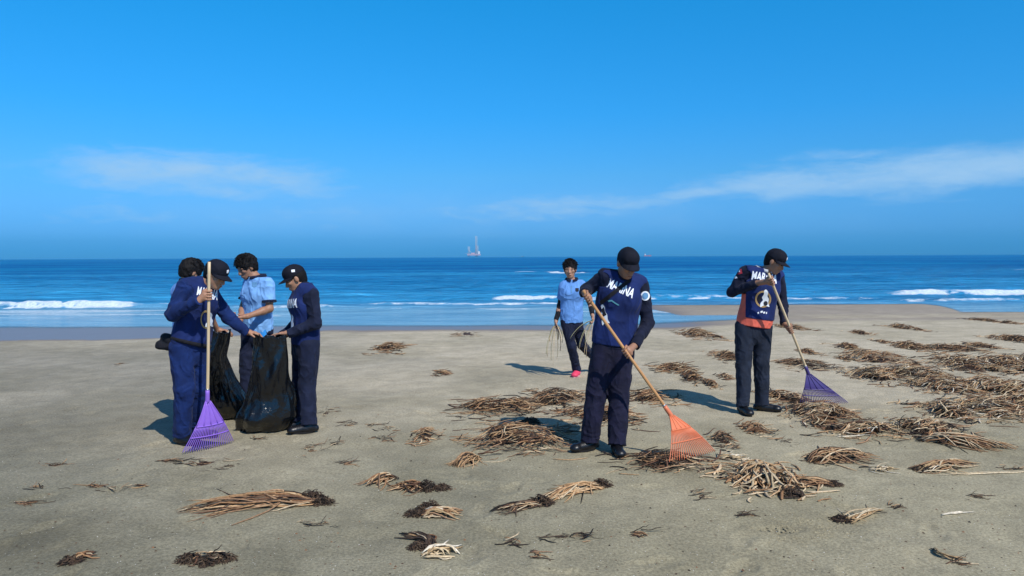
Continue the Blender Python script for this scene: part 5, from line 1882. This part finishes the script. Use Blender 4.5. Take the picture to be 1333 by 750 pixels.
clump((1115, 1181, 453, 479), 'heap', 'high rounded stalk mound with one stub sticking up', dens=1.5, ang=0.3, darkf=0.2)
clump((1020, 1077, 467, 481), 'heap', 'flat dark stalk mat behind the violet rake handle', dens=1.2, darkf=0.55)
clump((1207, 1264, 447, 458), 'heap', 'long flat blackish stalk mat near the drift line', dens=1.3, darkf=0.65)
G2 = 'stalk clumps scattered on the upper beach'
L2_ = 'small brown clump of dried stalks on open sand beyond the drift line'
for bx, lb in (((1175, 1208, 444, 459), 'brown stalk clump touching the end of a flat blackish mat'), ((1264, 1294, 445, 454), 'flat dark clump at the far end of the blackish stalk mat'), ((1303, 1345, 435, 447), None), ((1223, 1252, 461, 473), 'dark clump at the back edge of the drift line'),
               ((1090, 1116, 446, 457), None), ((1167, 1186, 419, 430), None), ((1044, 1061, 453, 462), 'small brown clump just behind the violet rake handle'),
               ((1094, 1109, 464, 470), 'tiny dark clump between the violet rake and the rounded stalk mound'), ((1270, 1290, 409, 415), 'small dark clump where dry sand meets the wet sand bar'), ((1305, 1326, 414, 419), 'flat dark clump lying at the edge of the wet sand bar'),
               ((890, 926, 422, 440), 'spiky dark clump in front of the narrow tide pool'), ((1018, 1042, 416, 427), 'dark clump behind the lower hand of the violet rake user'), ((490, 526, 445, 459), 'lone dark clump on sand between the bag group and the walking boy'),
               ((566, 584, 481, 489), 'tiny lone dark clump on bare sand between the bag group and the boy'), ((854, 900, 472, 485), 'dark stalk mat on sand between the two rake users'), ((884, 912, 480, 498), 'upright brown tuft in front of the dark mat between the rake users'),
               ((935, 951, 487, 494), 'tiny flat scrap beside the trouser leg of the violet rake user'), ((931, 959, 455, 471), 'pointed stalk clump behind the violet rake user'), ((920, 934, 493, 507), 'round dark root ball near the violet rake user\'s shadow'),
               ((1113, 1129, 429, 436), None), ((1143, 1156, 442, 447), None), ((1310, 1333, 470, 480), None)):
    clump(bx, 'heap', lb or L2_, G2, dens=1.5, darkf=0.4, thick=1.15)
G3 = 'thin scraps strewn on the near sand'
L3_ = 'thin flat scrap of dried stalk lying alone on bare sand'
for bx, lb in (((190, 250, 597, 604), 'thin dark stalk lying in front of the purple rake tines'), ((238, 298, 594, 606), 'crossed reddish stalk scraps in front of the purple rake'), ((273, 304, 603, 611), 'short reddish scrap in front of the crossed scraps by the purple rake'), ((98, 152, 626, 636), None),
               ((40, 58, 629, 637), None), ((18, 56, 650, 658), None), ((392, 438, 674, 686), 'thin dark twig in front of the root end of the large stalk fan'), ((162, 184, 628, 634), None), ((590, 626, 422, 437), 'thin dark scrap near the water\'s edge'), ((444, 468, 547, 556), None),
               ((478, 502, 547, 557), None), ((494, 516, 552, 561), None), ((413, 438, 529, 543), 'dark scrap beside the boots of the man facing the bag'), ((390, 420, 576, 592), 'wiry dark scrap in front of the man facing the bag'), ((420, 450, 570, 584), None), ((746, 776, 692, 704), None), ((650, 676, 696, 712), None), ((690, 704, 716, 726), None),
               ((897, 927, 632, 652), 'thin black twisted scrap in front of the orange rake'), ((1013, 1034, 569, 579), 'small dark scrap between the violet rake heap and the looped bundle'), ((1050, 1084, 597, 603), 'scrap lying against the looped stalk bundle'), ((820, 850, 690, 700), None), ((700, 760, 694, 702), None),
               ((1160, 1176, 655, 662), None), ((1254, 1284, 640, 650), None), ((1300, 1330, 604, 612), None), ((150, 164, 470, 476), 'tiny dark scrap on the sand beyond the bag group'), ((330, 350, 566, 572), 'tiny scrap in front of the open black bag'), ((60, 90, 600, 606), None),
               ((440, 470, 600, 606), None), ((600, 640, 570, 576), 'thin scrap reaching out from the big orange-brown heap'), ((480, 520, 566, 574), None), ((1240, 1262, 724, 742), 'thin scrap next to the curled wiry stalk'), ((960, 985, 666, 674), None)):
    clump(bx, 'heap', lb or L3_, G3, dens=0.22, darkf=0.6, spread=0.3, thick=0.62, flat=0.35, name='stalk_scrap', cat='plant scrap')


# stalks carried by the boy
def held(label, hand, ends, seed):
    rr = random.Random(seed)
    o = empty('held_stalk_bunch', tuple(hand))
    tag(o, label, 'plant bunch')
    mb = MB()
    for (px, py, dd, bow) in ends:
        for q in range(2):
            e = atY(px + rr.uniform(-2, 2), py + rr.uniform(-5, 3), 10.0 + dd)
            m1 = hand + (e - hand) * 0.35 + np.array((bow * 0.6, rr.uniform(-.03, .03), 0.05 + abs(bow) * 0.25))
            m2 = hand + (e - hand) * 0.7 + np.array((bow * 0.7, rr.uniform(-.03, .03), 0.03))
            pts = []
            for t in np.linspace(0, 1, 9):
                pts.append(hand * (1 - t) ** 3 + 3 * m1 * t * (1 - t) ** 2 + 3 * m2 * t * t * (1 - t) + e * t ** 3)
            r0 = rr.uniform(0.005, 0.009)
            mb.tube(pts, np.linspace(r0, r0 * 0.6, 9), 5, rr.choice(GREEN[:2] + PALE + PALE[:2] + DARK[:1]), flat=0.5)
    tag(mb.build('stalks', 'dry_plant', o, True, True), kind='stuff')


hR_ = BOYW[0] + np.array((-0.01, -0.03, -0.075)); hL_ = BOYW[1] + np.array((0.01, -0.04, -0.075))
held('limp greenish stalks hanging from the boy\'s lower hand in a loop', hR_, [(712, 462, -.05, -.05), (716, 470, .0, -.03), (719, 474, -.08, .0), (728, 455, -.05, .06), (730, 446, 0, .07), (725, 468, .02, .03), (722, 452, .05, 0), (714, 448, .02, -.05), (727, 440, -.1, .03)], 3)
held('pale drooping stalks in the boy\'s hand beside the orange rake user', hL_, [(744, 442, -.1, -.05), (754, 456, -.12, -.06), (762, 462, -.1, -.04), (768, 454, -.1, .0), (760, 448, -.12, -.03)], 5)

# ------------------------------------------------------------------ litter nobody could count
def litter(name, n, rng_seed, size, mat, cols=None, zone=None):
    r_ = np.random.default_rng(rng_seed)
    px = r_.uniform(-120, 1450, n); py = 440 + (r_.uniform(0, 1, n) ** 0.8) * 340
    if zone is not None:
        px = r_.normal(zone[0], zone[2], n); py = r_.normal(zone[1], zone[3], n)
    V, F, cs = [], [], []
    P_ = np.array([atZ(a, b_) for a, b_ in zip(px, py)])
    z = (sand_z(P_[:, 0], P_[:, 1]) + fine_z(P_[:, 0], P_[:, 1]))
    for i in range(n):
        c = np.array((P_[i, 0], P_[i, 1], z[i]))
        a = r_.uniform(0, 6.28); L = r_.uniform(*size); wv_ = L * r_.uniform(0.25, 0.9)
        u = np.array((math.cos(a), math.sin(a), 0)) * L; v = np.array((-math.sin(a), math.cos(a), 0)) * wv_
        b0 = len(V)
        hgt = min(L, wv_) * r_.uniform(0.4, 0.9)
        V += [c - u, c + v * 0.8, c + u * 0.9, c - v, c + np.array((0, 0, hgt)) + u * 0.15]
        F += [(b0, b0 + 3, b0 + 4), (b0 + 3, b0 + 2, b0 + 4), (b0 + 2, b0 + 1, b0 + 4), (b0 + 1, b0, b0 + 4)]
        col = (1, 1, 1) if cols is None else cols[r_.integers(len(cols))]
        cs += [col] * 5
    me = mesh_np(V, F)
    if cols is not None:
        ca = me.color_attributes.new('Col', 'FLOAT_COLOR', 'POINT')
        arr = np.ones((len(V), 4), np.float32); arr[:, :3] = np.array(cs)
        ca.data.foreach_set('color', arr.ravel())
    return link(name, me, mat, None, smooth=False)


tag(litter('shell_grit', 3000, 5, (0.0014, 0.0045), 'shell'), 'fine white shell grit scattered over the sand', 'shell grit', kind='stuff')
tag(litter('plant_litter', 1500, 6, (0.003, 0.012), 'dry_plant', DARK + TAN[3:5]), 'tiny dark plant crumbs scattered over the sand', 'litter', kind='stuff')
tag(litter('sand_pellets', 420, 7, (0.006, 0.016), 'sand', None, (1046, 688, 30, 8)), 'patch of crumbly sand pellets on the near beach', 'sand', kind='stuff')

# ------------------------------------------------------------------ far out at sea
YR = 4000.0
k = YR / FPX
X0 = (617 - CX) * k
rig = tag(empty('offshore_rig', (X0, YR, SEA)), 'pale jack-up drilling rig with one tall lattice tower on the horizon', 'oil rig')
mb = MB()
mb.poly([(X0 + x, YR + y, z) for z in (9, 17) for x, y in ((-34, -20), (24, -26), (36, 0), (24, 26), (-34, 20))], [(4, 3, 2, 1, 0), (5, 6, 7, 8, 9)] + [(i, (i + 1) % 5, 5 + (i + 1) % 5, 5 + i) for i in range(5)])
mb.build('hull', 'rig_pink', rig, False)


def lattice(name, x, y, z0, z1, w0, w1, mat):
    mb = MB()
    nb = max(3, int((z1 - z0) / 8))
    cs = lambda f: [np.array((x + sx_ * (w0 + (w1 - w0) * f), y + sy_ * (w0 + (w1 - w0) * f), z0 + (z1 - z0) * f)) for sx_, sy_ in ((-1, -1), (1, -1), (1, 1), (-1, 1))]
    for i in range(4):
        mb.tube([cs(0)[i], cs(1)[i]], 0.9, 5)
    for j in range(nb):
        A_, B_ = cs(j / nb), cs((j + 1) / nb)
        for i in range(4):
            mb.tube([A_[i], B_[(i + 1) % 4]], 0.5, 4); mb.tube([A_[i], A_[(i + 1) % 4]], 0.5, 4)
    return mb.build(name, mat, rig)


lattice('leg', X0 - 25, YR - 8, -4, 56, 4, 4, 'rig_grey')
lattice('leg', X0 + 14, YR - 14, -4, 110, 4, 4, 'rig_grey')
lattice('leg', X0 + 18, YR + 16, -4, 60, 4, 4, 'rig_grey')
lattice('derrick', X0 + 12, YR + 2, 17, 62, 6, 2, 'rig_pink')
mb = MB(); mb.box((X0 + 28, YR - 4, 24), (5, 0, 0), (0, 9, 0), (0, 0, 7)); mb.build('quarters_block', 'ship_white', rig, False)
mb = MB(); mb.box((X0 - 4, YR - 6, 20), (10, 0, 0), (0, 9, 0), (0, 0, 3)); mb.build('machinery_house', 'rig_pink', rig, False)
mb = MB(); mb.tube([(X0 - 14, YR - 16, 17), (X0 - 14, YR - 16, 26), (X0 - 30, YR - 20, 44)], 1.2, 6); mb.build('crane', 'rig_grey', rig)
mb = MB(); mb.tube([(X0 - 38, YR, 19), (X0 - 38, YR, 20)], 11, 8); mb.build('helideck', 'rig_grey', rig, False)


def ship(label, px, Y, L, h, mats):
    x = (px - CX) * Y / FPX
    o = tag(empty('ship', (x, Y, SEA)), label, 'ship')
    mb = MB()
    prof = [(-0.5, 0.09), (-0.46, 0.11), (0.30, 0.11), (0.44, 0.07), (0.5, 0.0)]
    pts, f = [], []
    for z, kk in ((-1, 0.8), (h * 0.45, 1.0)):
        for (a, b_) in prof: pts.append((x + a * L * (1 if z > 0 else 0.94), Y - b_ * L * kk, z + (h * 0.08 if a > 0.3 and z > 0 else 0)))
        for (a, b_) in reversed(prof[:-1]): pts.append((x + a * L * (1 if z > 0 else 0.94), Y + b_ * L * kk, z + (h * 0.08 if a > 0.3 and z > 0 else 0)))
    n = 9
    f = [(i, (i + 1) % n, n + (i + 1) % n, n + i) for i in range(n)] + [tuple(range(n, 2 * n)), tuple(reversed(range(n)))]
    mb.poly(pts, f); mb.build('hull', mats[0], o, False)
    mb = MB(); mb.box((x - 0.32 * L, Y, h * 0.7), (0.09 * L, 0, 0), (0, 0.07 * L, 0), (0, 0, h * 0.28)); mb.box((x - 0.30 * L, Y, h * 1.05), (0.06 * L, 0, 0), (0, 0.08 * L, 0), (0, 0, h * 0.09)); mb.build('deckhouse', mats[1], o, False)
    mb = MB(); mb.tube([(x - 0.36 * L, Y, h), (x - 0.36 * L, Y, h * 1.5)], L * 0.02, 8); mb.build('funnel', mats[0], o)
    mb = MB(); mb.tube([(x + 0.2 * L, Y, h * 0.45), (x + 0.2 * L, Y, h * 1.2)], L * 0.008, 6); mb.build('mast', mats[1], o)


ship('small red-hulled ship on the horizon', 843, 4600, 46, 13, ('hull_red', 'ship_white'))
ship('tiny dark boat on the horizon', 681, 4300, 15, 5, ('buoy_dark', 'ship_white'))

# ------------------------------------------------------------------ sea air
m = bpy.data.materials.new('sea_haze')
m.use_nodes = True
t = NT(m.node_tree)
t.n.clear()
pv = t.new('ShaderNodeVolumePrincipled')
pv.inputs['Color'].default_value = (0.16, 0.66, 1.0, 1)
pv.inputs['Density'].default_value = 1.3e-4
t.l.new(pv.outputs[0], t.new('ShaderNodeOutputMaterial').inputs['Volume'])
MATS['sea_haze'] = m
mb = MB()
mb.box((0, 2600, 58), (16500, 0, 0), (0, 2800, 0), (0, 0, 66))
tag(mb.build('haze', 'sea_haze', None, False), 'thin pale blue haze over the sea', 'haze', kind='stuff')
